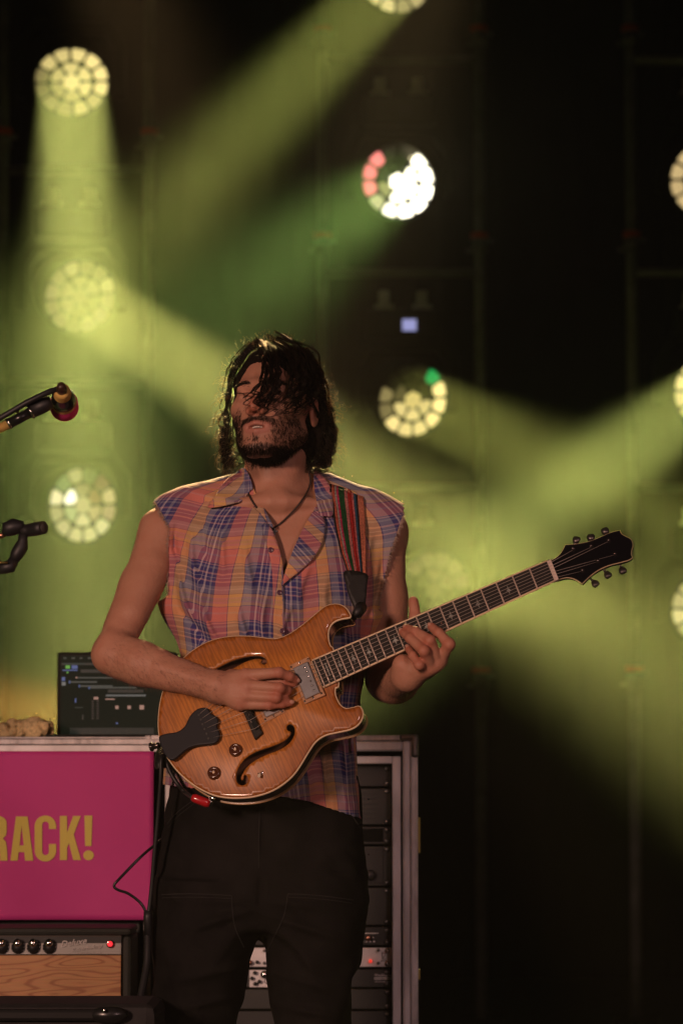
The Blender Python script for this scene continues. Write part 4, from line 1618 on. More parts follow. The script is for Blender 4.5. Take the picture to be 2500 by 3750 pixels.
# keep the largest piece only (one continuous body)
me = np_mesh('body', VB, QB)
q = to_head(VB.astype(np.float32))
ax_ = np.abs(q[:, 0])
m = q.copy()
m[:, 0] = ax_
hm = sstep(-.125, -.10, q[:, 2]) * (np.abs(q).max(1) < .14)
lips = np.maximum(sstep(.0085, .003, sd_caps(m, (.0, -.0985, -.0555), (.022, -.087, -.060), .0025, .001)), sstep(.0085, .003, sd_caps(m, (.0, -.0965, -.0715), (.019, -.087, -.067), .003, .001))) * hm


def beard_mask(q):
    x, y, z = np.abs(q[:, 0]), q[:, 1], q[:, 2]
    line = -.034 - .35 * (y + .02)                               # cheek line, lower toward the mouth
    jaw = sstep(0.0, -.022, z - np.clip(line, -.075, -.012)) * sstep(.030, .040, x + .25 * np.maximum(0, -.085 - z))
    under = sstep(-.088, -.100, z) * sstep(.01, -.02, y)
    mou = sstep(.0075, .003, np.abs(z + .0465 + .16 * np.maximum(0, x - .010))) * sstep(.037, .030, x) * (y < -.06)
    side = sstep(.010, .001, np.abs(x - .0325 - .05 * (-.06 - z))) * sstep(-.044, -.05, z) * sstep(-.098, -.088, z)
    soul = sstep(.0095, .003, x) * sstep(-.078, -.081, z) * sstep(-.094, -.088, z)
    back = sstep(.022, .0, y)
    chin = .30 * sstep(-.066, -.084, z) * sstep(.045, .030, x)
    return np.clip(np.maximum.reduce([jaw * .58, under * .95, mou * 1.0, side * .6, soul * .75, chin]) * back, 0, 1) * sstep(.020, .0, -.125 - z)


bm_ = beard_mask(q) * (np.abs(q).max(1) < .15)
px_, py_ = project(VB)
# redness at knuckles, elbow, ears, nose
red = np.zeros(len(VB), dtype=np.float32)
for H in (RH, LH):
    for nm, (pts, r) in H.items():
        for i, c in enumerate(pts):
            d = np.linalg.norm(VB - v3(c), axis=1)
            red += np.exp(-(d / .014) ** 2) * (.8 if i in (1, 3) else .5)
for c in (from_head([(0, -.108, -.03)])[0], from_head([(.072, .01, -.01)])[0], E_R):
    d = np.linalg.norm(VB - v3(c), axis=1)
    red += np.exp(-(d / .022) ** 2) * .7
attr(me, 'lips', lips)
attr(me, 'beard', bm_)
attr(me, 'red', np.clip(red, 0, 1))


def skin_material():
    m, nt, bs = nodes_of('skin')
    base = nt.nodes.new('ShaderNodeMix')
    base.data_type = 'RGBA'
    base.inputs[6].default_value = (.47, .262, .172, 1)
    base.inputs[7].default_value = (.41, .145, .092, 1)
    tc = nt.nodes.new('ShaderNodeTexCoord')
    nz = nt.nodes.new('ShaderNodeTexNoise')
    nz.inputs['Scale'].default_value = 34
    nz.inputs['Detail'].default_value = 8
    nz.inputs['Roughness'].default_value = .7
    nt.links.new(tc.outputs['Object'], nz.inputs['Vector'])
    ar = nt.nodes.new('ShaderNodeAttribute')
    ar.attribute_name = 'red'
    ad = nt.nodes.new('ShaderNodeMath')
    ad.operation = 'MULTIPLY_ADD'
    ad.inputs[1].default_value = .75
    nt.links.new(nz.outputs[0], ad.inputs[0])
    nt.links.new(ar.outputs['Fac'], ad.inputs[2])
    nt.links.new(ad.outputs[0], base.inputs[0])
    lp_ = nt.nodes.new('ShaderNodeMix')
    lp_.data_type = 'RGBA'
    lp_.inputs[7].default_value = (.40, .15, .12, 1)
    al = nt.nodes.new('ShaderNodeAttribute')
    al.attribute_name = 'lips'
    nt.links.new(base.outputs[2], lp_.inputs[6])
    lm_ = nt.nodes.new('ShaderNodeMath')
    lm_.operation = 'MULTIPLY'
    lm_.inputs[1].default_value = .6
    nt.links.new(al.outputs['Fac'], lm_.inputs[0])
    nt.links.new(lm_.outputs[0], lp_.inputs[0])
    be = nt.nodes.new('ShaderNodeMix')
    be.data_type = 'RGBA'
    be.inputs[7].default_value = (.045, .028, .022, 1)
    ab = nt.nodes.new('ShaderNodeAttribute')
    ab.attribute_name = 'beard'
    mul = nt.nodes.new('ShaderNodeMath')
    mul.operation = 'MULTIPLY'
    mul.inputs[1].default_value = .82
    nt.links.new(ab.outputs['Fac'], mul.inputs[0])
    nt.links.new(mul.outputs[0], be.inputs[0])
    nt.links.new(lp_.outputs[2], be.inputs[6])
    nt.links.new(be.outputs[2], bs.inputs['Base Color'])
    bs.inputs['Roughness'].default_value = .52
    bs.inputs['Specular IOR Level'].default_value = .35
    bs.inputs['Subsurface Weight'].default_value = .12
    bs.inputs['Subsurface Radius'].default_value = (.012, .005, .003)
    bs.inputs['Subsurface Scale'].default_value = .5
    n2 = nt.nodes.new('ShaderNodeTexNoise')
    n2.inputs['Scale'].default_value = 95
    n2.inputs['Detail'].default_value = 7
    n2.inputs['Roughness'].default_value = .65
    nt.links.new(tc.outputs['Object'], n2.inputs['Vector'])
    bp = nt.nodes.new('ShaderNodeBump')
    bp.inputs['Strength'].default_value = .5
    bp.inputs['Distance'].default_value = .003
    nt.links.new(n2.outputs[0], bp.inputs['Height'])
    nt.links.new(bp.outputs[0], bs.inputs['Normal'])
    return m


body = pl(link('body', me, skin_material(), person))

# teeth between the parted lips
tm = MB()
for i in range(-4, 5):
    w = .0036 if abs(i) > 1 else .0042
    tm.box((i * .0040 - w / 2, -.0895 + .0007 * i * i, -.0632), (i * .0040 + w / 2, -.0845 + .0007 * i * i, -.0585 - .0003 * abs(i)), bevel=.0008)
to = tm.build('teeth', mat('teeth', (.55, .50, .44), .3), person)
HM = Matrix.Translation(HC) @ Matrix(HR.tolist()).to_4x4() @ Matrix.Scale(HS, 4)
to.data.transform(HM)
pl(to)
# eyes: slivers behind lowered lids, brows
br = MB()

# fingernails
nm_ = mat('nail', (.50, .27, .20), .6, spec=.2)
for H in (RH, LH):
    for nm, (pts, r) in H.items():
        if H is RH and nm in ('middle', 'ring', 'thumb'):
            continue
        tip, prev = pts[-1], pts[-2]
        t = (tip - prev).normalized()
        up = GN if nm != 'thumb' else Vector((0, .8, .2))
        up = (up - t * up.dot(t)).normalized()
        c = tip + up * (r[-1] * .80) + t * .002
        M = frame(up, t, c)
        o = MB().lathe([(0, .0022), (.0028, .0017), (.0046, .0004), (.0050, -.001)], M @ Matrix.Diagonal((1.25, .9, 1, 1)), 12).build('fingernail', nm_, person)
        pl(o)

# fine dark hair on the forearms
arm_paths, arm_rad = [], []
ra_ = np.random.default_rng(77)
for A_, B_, cnt in ((E_R, W_R, 1500), (E_L, W_L, 700)):
    a_, b_ = v3(A_), v3(B_)
    ab_ = b_ - a_
    t_ = ((VB - a_) @ ab_) / (ab_ @ ab_)
    dist_ = np.linalg.norm(VB - a_ - t_[:, None] * ab_, axis=1)
    ids = np.where((t_ > .02) & (t_ < 1.05) & (dist_ < .055) & (VB[:, 1] < np.interp(t_, [0, 1], [a_[1], b_[1]]) + .01))[0]
    bn_ = np.zeros(len(VB) * 3, dtype=np.float32)
    me.vertices.foreach_get('normal', bn_)
    bn_ = bn_.reshape(-1, 3)
    ax_dir = ab_ / np.linalg.norm(ab_)
    for i in ra_.choice(ids, cnt):
        n_ = bn_[i]
        d_ = ax_dir * .8 + n_ * .35 + np.array([0, 0, -.5]) + ra_.normal(size=3) * .35
        L_ = ra_.uniform(.004, .009)
        arm_paths.append([VB[i], VB[i] + d_ * L_ * .5 + n_ * .0004, VB[i] + d_ * L_])
        arm_rad.append(.00013)
Va, Qa = strands_mesh('arm_hair', arm_paths, arm_rad, None, None)
kind(pl(link('arm_hair', np_mesh('arm_hair', Va, Qa), mat('brown_body_hair', (.10, .05, .03), .6), person)), 'stuff')
# ------------------------------------------------------------------ shirt: shell around the torso, cut at neck, arm holes and hem
def cut_polyline(pts):
    a = np.array(pts, float)
    return lambda py: np.interp(py, a[:, 1], a[:, 0])


ARM_L = cut_polyline([(560, 1780), (566, 1838), (596, 1890), (620, 1935), (614, 2000), (612, 2080), (616, 2180), (560, 2215), (500, 2240)])
ARM_R = cut_polyline([(1476, 1800), (1476, 1888), (1462, 1930), (1441, 1990), (1420, 2060), (1398, 2150), (1386, 2235), (1440, 2262), (1520, 2290)])
VEE_L = cut_polyline([(880, 1740), (905, 1790), (945, 1855), (985, 1922), (1012, 1985), (1030, 2060), (1034, 2138), (1036, 2139), (1300, 2141)])
VEE_R = cut_polyline([(1165, 1740), (1162, 1800), (1150, 1868), (1112, 1930), (1080, 2000), (1055, 2075), (1040, 2136), (1037, 2139), (800, 2141)])
HEM = lambda px: np.interp(px, [560, 640, 1000, 1130, 1300, 1340], [2868, 2880, 2912, 2935, 2990, 3000])


def shirt_cut(V):
    """positive where the cloth is cut away"""
    px, py = project(V)
    ragged = 3.0 * np.sin(py * .31) + 2.2 * np.sin(py * .83 + 1)
    c = np.maximum(ARM_L(py) - px + ragged, px - ARM_R(py) + ragged)
    front = V[:, 1] < .055
    vee = np.minimum(px - VEE_L(py), VEE_R(py) - px)
    vee = np.where((py < 2142) & front, vee, -50)
    c = np.maximum(c, vee)
    nk = np.sqrt((V[:, 0] - P(1016, 1790, .045).x) ** 2 + (V[:, 1] - .045) ** 2)
    c = np.maximum(c, np.where(py < 1900, (.069 - nk) / .00054, -50))
    c = np.maximum(c, py - HEM(px))
    c = np.maximum(c, 1700 - py)
    return c


lo_ = (P(520, 2400, 0).x, -.16, P(0, 3030, 0).z)
hi_ = (P(1520, 2400, 0).x, .20, P(0, 1740, 0).z)
VS, QS = surface(shirt_sdf, lo_, hi_, .0042)
c = shirt_cut(VS)
keep = (c[QS] < 0).any(1)
fringe = np.zeros(len(VS), bool)
fringe[QS[keep].ravel()] = True
fringe &= c > 0
fi = np.where(fringe)[0]
for it in range(3):                       # pull the border vertices onto the cut line
    X = VS[fi].astype(np.float64)
    c = shirt_cut(X)
    e = .002
    g = np.stack([(shirt_cut(X + np.array(d)) - c) / e for d in ((e, 0, 0), (0, 0, 0), (0, 0, e))], 1)
    n2 = (g * g).sum(1) + 1e-6
    step = -c[:, None] * g / n2[:, None]
    ln = np.linalg.norm(step, axis=1, keepdims=True)
    step *= np.minimum(1, .005 / (ln + 1e-9))
    VS[fi] = (X + step).astype(np.float32)
QS = QS[keep]
used = np.unique(QS)
remap = np.full(len(VS), -1)
remap[used] = np.arange(len(used))
VS, QS = VS[used], remap[QS]
VS[:, :] -= 0


def cloth_uv(V, shear=0.0, du=0.0, dv=0.0):
    """thread coordinates in metres: u across, v along the body"""
    z, s, c, d, yc = SHIRT_T
    w = np.interp(V[:, 2], z, s)
    cx = np.interp(V[:, 2], z, c)
    x = V[:, 0] - cx
    th = np.arctan2(x, -(V[:, 1] - .02) * 1.7)
    u = th * .165 * .62 + x * .42
    px, py = project(V)
    right = sstep(1020, 1050, px)
    zz = V[:, 2] - 1.2
    u = u + np.where(right > .5, .10 * (zz - .0) + .055, -.06 * zz)
    v = V[:, 2] + .02 * np.cos(x * 9) + np.where(right > .5, .018 + .10 * x, -.03 * x) + .004 * np.sin(x * 40)
    fo = folds(V.astype(np.float32))
    u = u + .4 * fo + .0032 * vnoise(V.astype(np.float32), 17, 41)
    v = v + .35 * fo + .0026 * vnoise(V.astype(np.float32), 21, 42)
    return u + shear * zz + du, v + dv


def plaid_material(name, rot=0.0):
    m, nt, bs = nodes_of(name)
    cor, yel, gry, nav, lit, thin = (.62, .20, .17, 1), (.68, .40, .15, 1), (.25, .25, .32, 1), (.048, .046, .175, 1), (.48, .42, .46, 1), (.10, .07, .16, 1)
    pnk, tan = (.54, .30, .30, 1), (.46, .33, .21, 1)
    seq_u = [(0, cor), (.235, thin), (.25, yel), (.45, thin), (.462, gry), (.60, nav), (.665, lit), (.695, nav), (.745, lit), (.752, nav), (.80, lit), (.83, nav), (.90, gry), (.935, nav), (.96, thin)]
    seq_v = [(0, cor), (.12, pnk), (.15, cor), (.235, thin), (.25, yel), (.30, pnk), (.33, tan), (.37, pnk), (.395, yel), (.45, thin), (.462, gry), (.53, lit), (.55, gry), (.60, nav), (.665, pnk), (.695, nav), (.74, lit), (.752, nav), (.80, pnk), (.83, nav), (.90, gry), (.93, nav), (.96, pnk), (.98, thin)]
    outs = []
    for nm, seq in (('thread_u', seq_u), ('thread_v', seq_v)):
        at = nt.nodes.new('ShaderNodeAttribute')
        at.attribute_name = nm
        dv = nt.nodes.new('ShaderNodeMath')
        dv.operation = 'DIVIDE'
        dv.inputs[1].default_value = .116
        fr = nt.nodes.new('ShaderNodeMath')
        fr.operation = 'FRACT'
        rp = nt.nodes.new('ShaderNodeValToRGB')
        rp.color_ramp.interpolation = 'CONSTANT'
        el = rp.color_ramp.elements
        el[0].position, el[0].color = 0, seq[0][1]
        el.remove(el[1])
        for p_, c_ in seq[1:]:
            e = el.new(p_)
            e.color = c_
        nt.links.new(at.outputs['Fac'], dv.inputs[0])
        nt.links.new(dv.outputs[0], fr.inputs[0])
        nt.links.new(fr.outputs[0], rp.inputs[0])
        outs.append(rp.outputs[0])
    mx = nt.nodes.new('ShaderNodeMix')
    mx.data_type = 'RGBA'
    mx.inputs[0].default_value = .40
    nt.links.new(outs[0], mx.inputs[6])
    nt.links.new(outs[1], mx.inputs[7])
    tc = nt.nodes.new('ShaderNodeTexCoord')
    n1 = nt.nodes.new('ShaderNodeTexNoise')
    n1.inputs['Scale'].default_value = 14
    n1.inputs['Detail'].default_value = 6
    nt.links.new(tc.outputs['Object'], n1.inputs['Vector'])
    mr = nt.nodes.new('ShaderNodeMapRange')
    mr.inputs[3].default_value = .78
    mr.inputs[4].default_value = 1.15
    nt.links.new(n1.outputs[0], mr.inputs[0])
    mm = nt.nodes.new('ShaderNodeVectorMath')
    mm.operation = 'MULTIPLY'
    nt.links.new(mx.outputs[2], mm.inputs[0])
    nt.links.new(mr.outputs[0], mm.inputs[1])
    nt.links.new(mm.outputs[0], bs.inputs['Base Color'])
    bs.inputs['Roughness'].default_value = .85
    bs.inputs['Specular IOR Level'].default_value = .15
    bs.inputs['Sheen Weight'].default_value = .15
    n2 = nt.nodes.new('ShaderNodeTexNoise')
    n2.inputs['Scale'].default_value = 60
    n2.inputs['Detail'].default_value = 4
    nt.links.new(tc.outputs['Object'], n2.inputs['Vector'])
    bp = nt.nodes.new('ShaderNodeBump')
    bp.inputs['Strength'].default_value = .35
    bp.inputs['Distance'].default_value = .006
    nt.links.new(n2.outputs[0], bp.inputs['Height'])
    nt.links.new(bp.outputs[0], bs.inputs['Normal'])
    # thin cotton lets some back light through
    tl = nt.nodes.new('ShaderNodeBsdfTranslucent')
    nt.links.new(mm.outputs[0], tl.inputs['Color'])
    ms = nt.nodes.new('ShaderNodeMixShader')
    ms.inputs[0].default_value = .12
    nt.links.new(bs.outputs[0], ms.inputs[1])
    nt.links.new(tl.outputs[0], ms.inputs[2])
    nt.links.new(ms.outputs[0], nt.nodes['Material Output'].inputs['Surface'])
    return m


PLAID = plaid_material('plaid_cotton')
me = np_mesh('shirt', VS, QS)
u, v = cloth_uv(VS)
attr(me, 'thread_u', u)
attr(me, 'thread_v', v)
shirt = pl(link('shirt', me, PLAID, person))
sm_ = shirt.modifiers.new('cloth_thickness', 'SOLIDIFY')
sm_.thickness = .0018
sm_.offset = -1


def patch(name, outline, lift, mat_, parent, step=9.0, thick=.002, sdf=shirt_sdf, du=0, dv=0, shear=0, lift_fn=None, smooth_n=5):
    """a cloth piece lying on the shirt: outline in photograph pixels, lifted toward the house"""
    ol = smooth_pts(outline, smooth_n, True) if smooth_n else outline
    v2, tr = cdt_fill(ol, [], step)
    hit = march(sdf, v2[:, 0], v2[:, 1])
    bad = np.isnan(hit[:, 0])
    if bad.any():
        good = np.where(~bad)[0]
        for i in np.where(bad)[0]:
            j = good[np.argmin(((v2[good] - v2[i]) ** 2).sum(1))]
            hit[i] = np.array(P(v2[i, 0], v2[i, 1], hit[j, 1]))
    lf = np.full(len(v2), lift) if lift_fn is None else np.array([lift_fn(a, b) for a, b in v2])
    V = np.array([list(P(a, b, h[1] - l)) for (a, b), h, l in zip(v2, hit, lf)])
    me = np_mesh(name, V, tr)
    uu, vv = cloth_uv(V, shear, du, dv)
    attr(me, 'thread_u', uu)
    attr(me, 'thread_v', vv)
    o = link(name, me, mat_, parent)
    if thick:
        md = o.modifiers.new('cloth_thickness', 'SOLIDIFY')
        md.thickness = thick
        md.offset = 0
    return pl(o)


def shoulder_sdf(p):
    return np.minimum(shirt_sdf(p), sd_caps(p, P(1016, 1830, .035), P(1010, 1650, .045), .072, .066))


# collar leaves, lapel, placket
patch('collar', [(897, 1716), (862, 1732), (826, 1760), (800, 1795), (776, 1835), (761, 1858), (800, 1856), (850, 1845), (890, 1832), (912, 1800), (925, 1782)], .012, PLAID, shirt, sdf=shoulder_sdf, du=.045, dv=.03, shear=.5, smooth_n=3, lift_fn=lambda x, y: .008 + .008 * max(0, min(1, (y - 1740) / 100)))
patch('collar', [(1152, 1722), (1180, 1742), (1205, 1775), (1216, 1815), (1219, 1885), (1190, 1890), (1168, 1882), (1158, 1830), (1150, 1780)], .011, PLAID, shirt, sdf=shoulder_sdf, du=.01, dv=.02, shear=-.4, smooth_n=3)
patch('collar_band', [(897, 1716), (925, 1782), (945, 1822), (990, 1905), (1000, 1930), (988, 1925), (950, 1875), (905, 1835), (893, 1815), (915, 1795), (890, 1740)], .006, PLAID, shirt, sdf=shoulder_sdf, du=.08, shear=.5, smooth_n=2)
patch('lapel', [(1152, 1868), (1178, 1884), (1190, 1920), (1180, 1985), (1150, 2040), (1105, 2085), (1055, 2125), (1030, 2146), (1036, 2120), (1052, 2070), (1080, 1998), (1115, 1925)], .009, PLAID, shirt, du=.062, dv=.015, shear=.75, smooth_n=3)
patch('placket', [(985, 1922), (1014, 1985), (1034, 2060), (1038, 2140), (1040, 2250), (1046, 2380), (1048, 2480), (1006, 2480), (1002, 2380), (1000, 2250), (998, 2140), (992, 2060), (975, 1990), (958, 1925)], .0032, PLAID, shirt, du=.034, smooth_n=2)
BUT = mat('purple_button', (.10, .04, .07), .25)
for (x, y) in ((991, 2014), (1023, 2170), (1034, 2311)):
    h = march(shirt_sdf, [x], [y])[0]
    c = P(x, y, h[1] - .0062)
    o = MB().lathe([(0, -.0005), (.0035, -.0007), (.0046, -.0016), (.0054, -.0008), (.0054, .002)], frame((0, 1, 0.05), (1, 0, 0), c), 18)
    for k in range(4):
        a = PI / 4 + k * PI / 2
        o.lathe([(0, -.0014), (.0008, -.0014), (.0008, 0)], frame((0, 1, .05), (1, 0, 0), c + Vector((math.cos(a) * .0017, 0, math.sin(a) * .0017))), 6)
    pl(o.build('button', BUT, shirt))
# frayed threads on the torn arm holes
paths, rad, seeds = [], [], []
for fn, sgn, y0, y1 in ((ARM_L, -1, 1836, 2180), (ARM_R, 1, 1888, 2230)):
    for _ in range(170):
        py = random.uniform(y0, y1) if random.random() < .7 else random.uniform(y0, y0 + 60)
        seeds.append((float(fn(py)) - sgn * 2, py, sgn))
hs = march(shirt_sdf, [a[0] - a[2] * 4 for a in seeds], [a[1] for a in seeds])
for (px, py, sgn), h in zip(seeds, hs):
    y = h[1] if not np.isnan(h[0]) else .0
    L = random.uniform(5, 17)
    a = random.uniform(-.9, .9)
    pts = []
    for k in range(4):
        t = k / 3
        pts.append(list(P(px + sgn * L * t * math.cos(a), py + L * t * math.sin(a) + 4 * t * t, y - .003 + .004 * t * random.uniform(-1, 1))))
    paths.append(pts)
    rad.append(.0006)
Vf, Qf = strands_mesh('fray', paths, rad, None, None)
o = pl(link('frayed_threads', np_mesh('frayed_threads', Vf, Qf), mat('fray_thread', (.42, .30, .24), .9), shirt))
kind(o, 'stuff')

# cord necklace with small dark pendant
nk_pts = [(1128, 1718), (1136, 1760), (1125, 1800), (1090, 1852), (1040, 1905), (1005, 1932), (998, 1935), (985, 1920), (955, 1880), (920, 1830), (897, 1775), (888, 1730)]
sp = smooth_pts(nk_pts, 8)
bs2 = lambda p: body_sdf(p)
hit = march(bs2, [a[0] for a in sp], [a[1] for a in sp])
yy = hit[:, 1]
yy = np.where(np.isnan(yy), np.nanmean(yy), yy)
cord = [P(a[0], a[1], y - .0035) for a, y in zip(sp, yy)]
root = tag(empty('necklace', cord[len(cord) // 2]), 'thin dark cord necklace with small pendant on the bare chest', 'necklace')
o = MB().tube(cord, .0019, 8).build('cord', mat('dark_brown_cord', (.035, .018, .012), .7, 0, .5, 300), root)
o.data.transform(Matrix.Translation(-root.location))
c = P(1006, 1950, float(yy[len(yy) // 2]) - .004)
o = MB().box(c + Vector((-.002, -.002, -.008)), c + Vector((.002, .002, .008)), bevel=.001).box(c + Vector((-.0055, -.0022, .0005)), c + Vector((.0055, .0022, .0045)), bevel=.001).build('pendant', STEEL, root)
o.data.transform(Matrix.Translation(-root.location))

# ------------------------------------------------------------------ trousers and boots
HIP_T = rows([(2840, 622, 1304, .112, .03), (2950, 604, 1316, .118, .03), (3050, 586, 1322, .124, .035), (3150, 573, 1328, .130, .035), (3300, 565, 1335, .130, .03), (3600, 560, 1330, .120, .03)])
LEG_L = rows([(3220, 575, 950, .120, .02), (3300, 566, 955, .122, .02), (3440, 558, 958, .118, .02), (3475, 557, 936, .116, .02), (3530, 556, 908, .112, .02), (3640, 553, 881, .106, .02), (3750, 549, 853, .100, .02), (4000, 560, 830, .095, .03), (4560, 575, 800, .085, .05)])
LEG_R = rows([(3220, 955, 1325, .120, .04), (3300, 952, 1335, .122, .04), (3440, 952, 1320, .118, .04), (3475, 966, 1317, .116, .04), (3600, 983, 1300, .108, .04), (3750, 1005, 1285, .100, .04), (4000, 1030, 1275, .095, .05), (4560, 1050, 1255, .085, .07)])


def trousers_sdf(p):
    d = loft(p, HIP_T, 2.2)
    px, py = project(p)
    # crotch: the hip block ends in an arch between the legs
    arch = (py - (3425 + 150 * np.clip(np.abs(px - 952) / 190, 0, 1) ** 2)) * .00054
    d = smax(d, arch.astype(np.float32), .03)
    d = smin(d, loft(p, LEG_L, 2.1), .014)
    d = smin(d, loft(p, LEG_R, 2.1), .014)
    f = .0042 * vnoise(p * np.array([1, 1, .55], dtype=np.float32), 38, 21) + .0015 * vnoise(p, 95, 22)
    for x0, y0, x1, y1, w, hgt in ((940, 3330, 640, 3420, 16, 7), (955, 3345, 1270, 3450, 16, 7), (930, 3300, 700, 3300, 13, 4), (965, 3300, 1230, 3330, 13, 4), (905, 3540, 620, 3600, 16, 6), (990, 3560, 1260, 3640, 16, 6), (600, 3260, 660, 3310, 12, 5), (880, 3650, 640, 3700, 16, 6), (1010, 3680, 1240, 3730, 16, 6), (948, 2940, 952, 3200, 9, 3.5), (955, 3200, 953, 3330, 10, -6)):
        a = np.array([x0, y0], float)
        ab = np.array([x1 - x0, y1 - y0], float)
        Q = np.stack([px, py], 1)
        t = np.clip(((Q - a) @ ab) / (ab @ ab), 0, 1)
        q = Q - a - t[:, None] * ab
        dist = np.sqrt((q * q).sum(1))
        f = f + (hgt * .0016 * np.exp(-(dist / w) ** 2) * np.sin(np.clip(t, .1, .97) * PI)) * (p[:, 1] < .04)
    return d - f.astype(np.float32)


VT, QT = surface(trousers_sdf, (P(500, 3500, 0).x, -.16, .06), (P(1400, 3500, 0).x, .20, P(0, 2838, 0).z + .01), .0055)
dm, nt, bs = nodes_of('black_denim')
tc = nt.nodes.new('ShaderNodeTexCoord')
n1 = nt.nodes.new('ShaderNodeTexNoise')
n1.inputs['Scale'].default_value = 12
n1.inputs['Detail'].default_value = 8
rp = nt.nodes.new('ShaderNodeValToRGB')
rp.color_ramp.elements[0].position, rp.color_ramp.elements[0].color = .35, (.0045, .0039, .0038, 1)
rp.color_ramp.elements[1].position, rp.color_ramp.elements[1].color = .75, (.0125, .0108, .0104, 1)
nt.links.new(tc.outputs['Object'], n1.inputs['Vector'])
nt.links.new(n1.outputs[0], rp.inputs[0])
nt.links.new(rp.outputs[0], bs.inputs['Base Color'])
bs.inputs['Roughness'].default_value = .9
bs.inputs['Specular IOR Level'].default_value = .15
n2 = nt.nodes.new('ShaderNodeTexNoise')
n2.inputs['Scale'].default_value = 420
nt.links.new(tc.outputs['Object'], n2.inputs['Vector'])
bp = nt.nodes.new('ShaderNodeBump')
bp.inputs['Strength'].default_value = .3
bp.inputs['Distance'].default_value = .002
nt.links.new(n2.outputs[0], bp.inputs['Height'])
nt.links.new(bp.outputs[0], bs.inputs['Normal'])
trousers = pl(link('trousers', np_mesh('trousers', VT, QT), dm, person))
SEAM = mat('faded_seam', (.014, .012, .0115), .9)


def seam(pts, rad=.0012, n=10, nm='seam'):
    sp = smooth_pts(pts, n)
    h = march(trousers_sdf, [a[0] for a in sp], [a[1] for a in sp])
    ok = [(a, y) for a, y in zip(sp, h[:, 1]) if not np.isnan(y)]
    pl(MB().tube([P(a[0], a[1], y - .0006) for a, y in ok], rad, 5).build(nm, SEAM, trousers))


seam([(592, 3278), (680, 3275), (780, 3277), (849, 3281)])
seam([(594, 3290), (680, 3287), (780, 3289), (846, 3292)], .0008)
seam([(849, 3281), (852, 3340), (862, 3400), (893, 3470)])
seam([(1054, 3275), (1130, 3278), (1210, 3286), (1293, 3298)])
seam([(1057, 3287), (1130, 3290), (1210, 3298), (1288, 3309)], .0008)
seam([(1054, 3275), (1046, 3330), (1030, 3380), (1000, 3440), (978, 3490)])
seam([(952, 2930), (950, 3000), (948, 3080), (947, 3180)])
seam([(610, 3020), (640, 2985), (690, 2945), (730, 2920)])
seam([(616, 3032), (650, 2992), (700, 2952), (738, 2926)], .0008)
seam([(1312, 3020), (1290, 2990), (1270, 2965)])
for (cx_, yb) in ((690, .05), (1150, .07)):
    x = P(cx_, 4560, 0).x

    def boot(p, x=x, yb=yb):
        d = sd_caps(p, (x, yb + .02, .10), (x, yb + .02, .17), .052, .050)
        d = smin(d, sd_ell(p, (x, yb - .10, .045), (.048, .105, .045)), .04)
        d = smin(d, sd_ell(p, (x, yb + .03, .045), (.042, .06, .05)), .03)
        return smax(d, .004 - p[:, 2], .004)
    Vb, Qb = surface(boot, (x - .08, yb - .24, -.01), (x + .08, yb + .13, .24), .007)
    pl(link('boot', np_mesh('boot', Vb, Qb), mat('black_leather', (.015, .013, .012), .4), person))
# ------------------------------------------------------------------ hair: dark base mass, locks, stray curls
def hair_material(name='dark_brown_hair', trans=.05):
    m, nt, bs = nodes_of(name)
    bs.inputs['Base Color'].default_value = (.007, .004, .003, 1)
    bs.inputs['Roughness'].default_value = .4
    bs.inputs['Specular IOR Level'].default_value = .10 if trans < .1 else .3
    tl = nt.nodes.new('ShaderNodeBsdfTranslucent')
    tl.inputs['Color'].default_value = (.60, .30, .11, 1)
    ms = nt.nodes.new('ShaderNodeMixShader')
    ms.inputs[0].default_value = trans
    nt.links.new(bs.outputs[0], ms.inputs[1])
    nt.links.new(tl.outputs[0], ms.inputs[2])
    nt.links.new(ms.outputs[0], nt.nodes['Material Output'].inputs['Surface'])
    return m


HAIR = hair_material()
HAIR_FINE = hair_material('fine_backlit_hair', .26)


def hair_base(p):
    q = to_head(p)
    d = sd_ell(q, (0, .022, .042), (.078, .096, .084))
    # hairline: open over the forehead and the face
    face = sd_ell(q, (-.012, -.090, -.034), (.066, .078, .106))
    d = smax(d, -face, .010)
    d = smin(d, sd_ell(q, (.004, .062, -.030), (.070, .044, .080)), .03)
    r_ = sd_caps(q, (.074, .036, .0), (.070, .044, -.062), .016, .013)
    l_ = sd_caps(q, (-.072, .022, .02), (-.064, .040, -.060), .010, .008)
    l_ = smin(l_, sd_caps(q, (-.064, -.020, .048), (-.069, .0, -.050), .009, .006), .012)
    d = smin(d, smin(r_, l_, .01), .02)
    return d * HS - .0028 * vnoise(p, 190, 31) - .0016 * vnoise(p, 420, 32)


VH, QH = surface(hair_base, tuple(np.array(HC) - .18), tuple(np.array(HC) + .18), .0034)
rh = np.random.default_rng(5)


def head_y(px, py, lift):
    h = march(head_sdf, px, py, -.3, .2)
    y = h[:, 1]
    # off the silhouette the lock hangs beside the head
    return np.where(np.isnan(y), .022, np.minimum(y, .03)) - lift


LOCKS = []  # (control points (px,py,lift), strands, root spread, tip spread, curl radius m, turns, radius m)


def lock(pts, n=46, s0=12, s1=16, curl=.005, turns=3.0, rad=.00075):
    LOCKS.append((pts, n, s0, s1, curl, turns, rad))


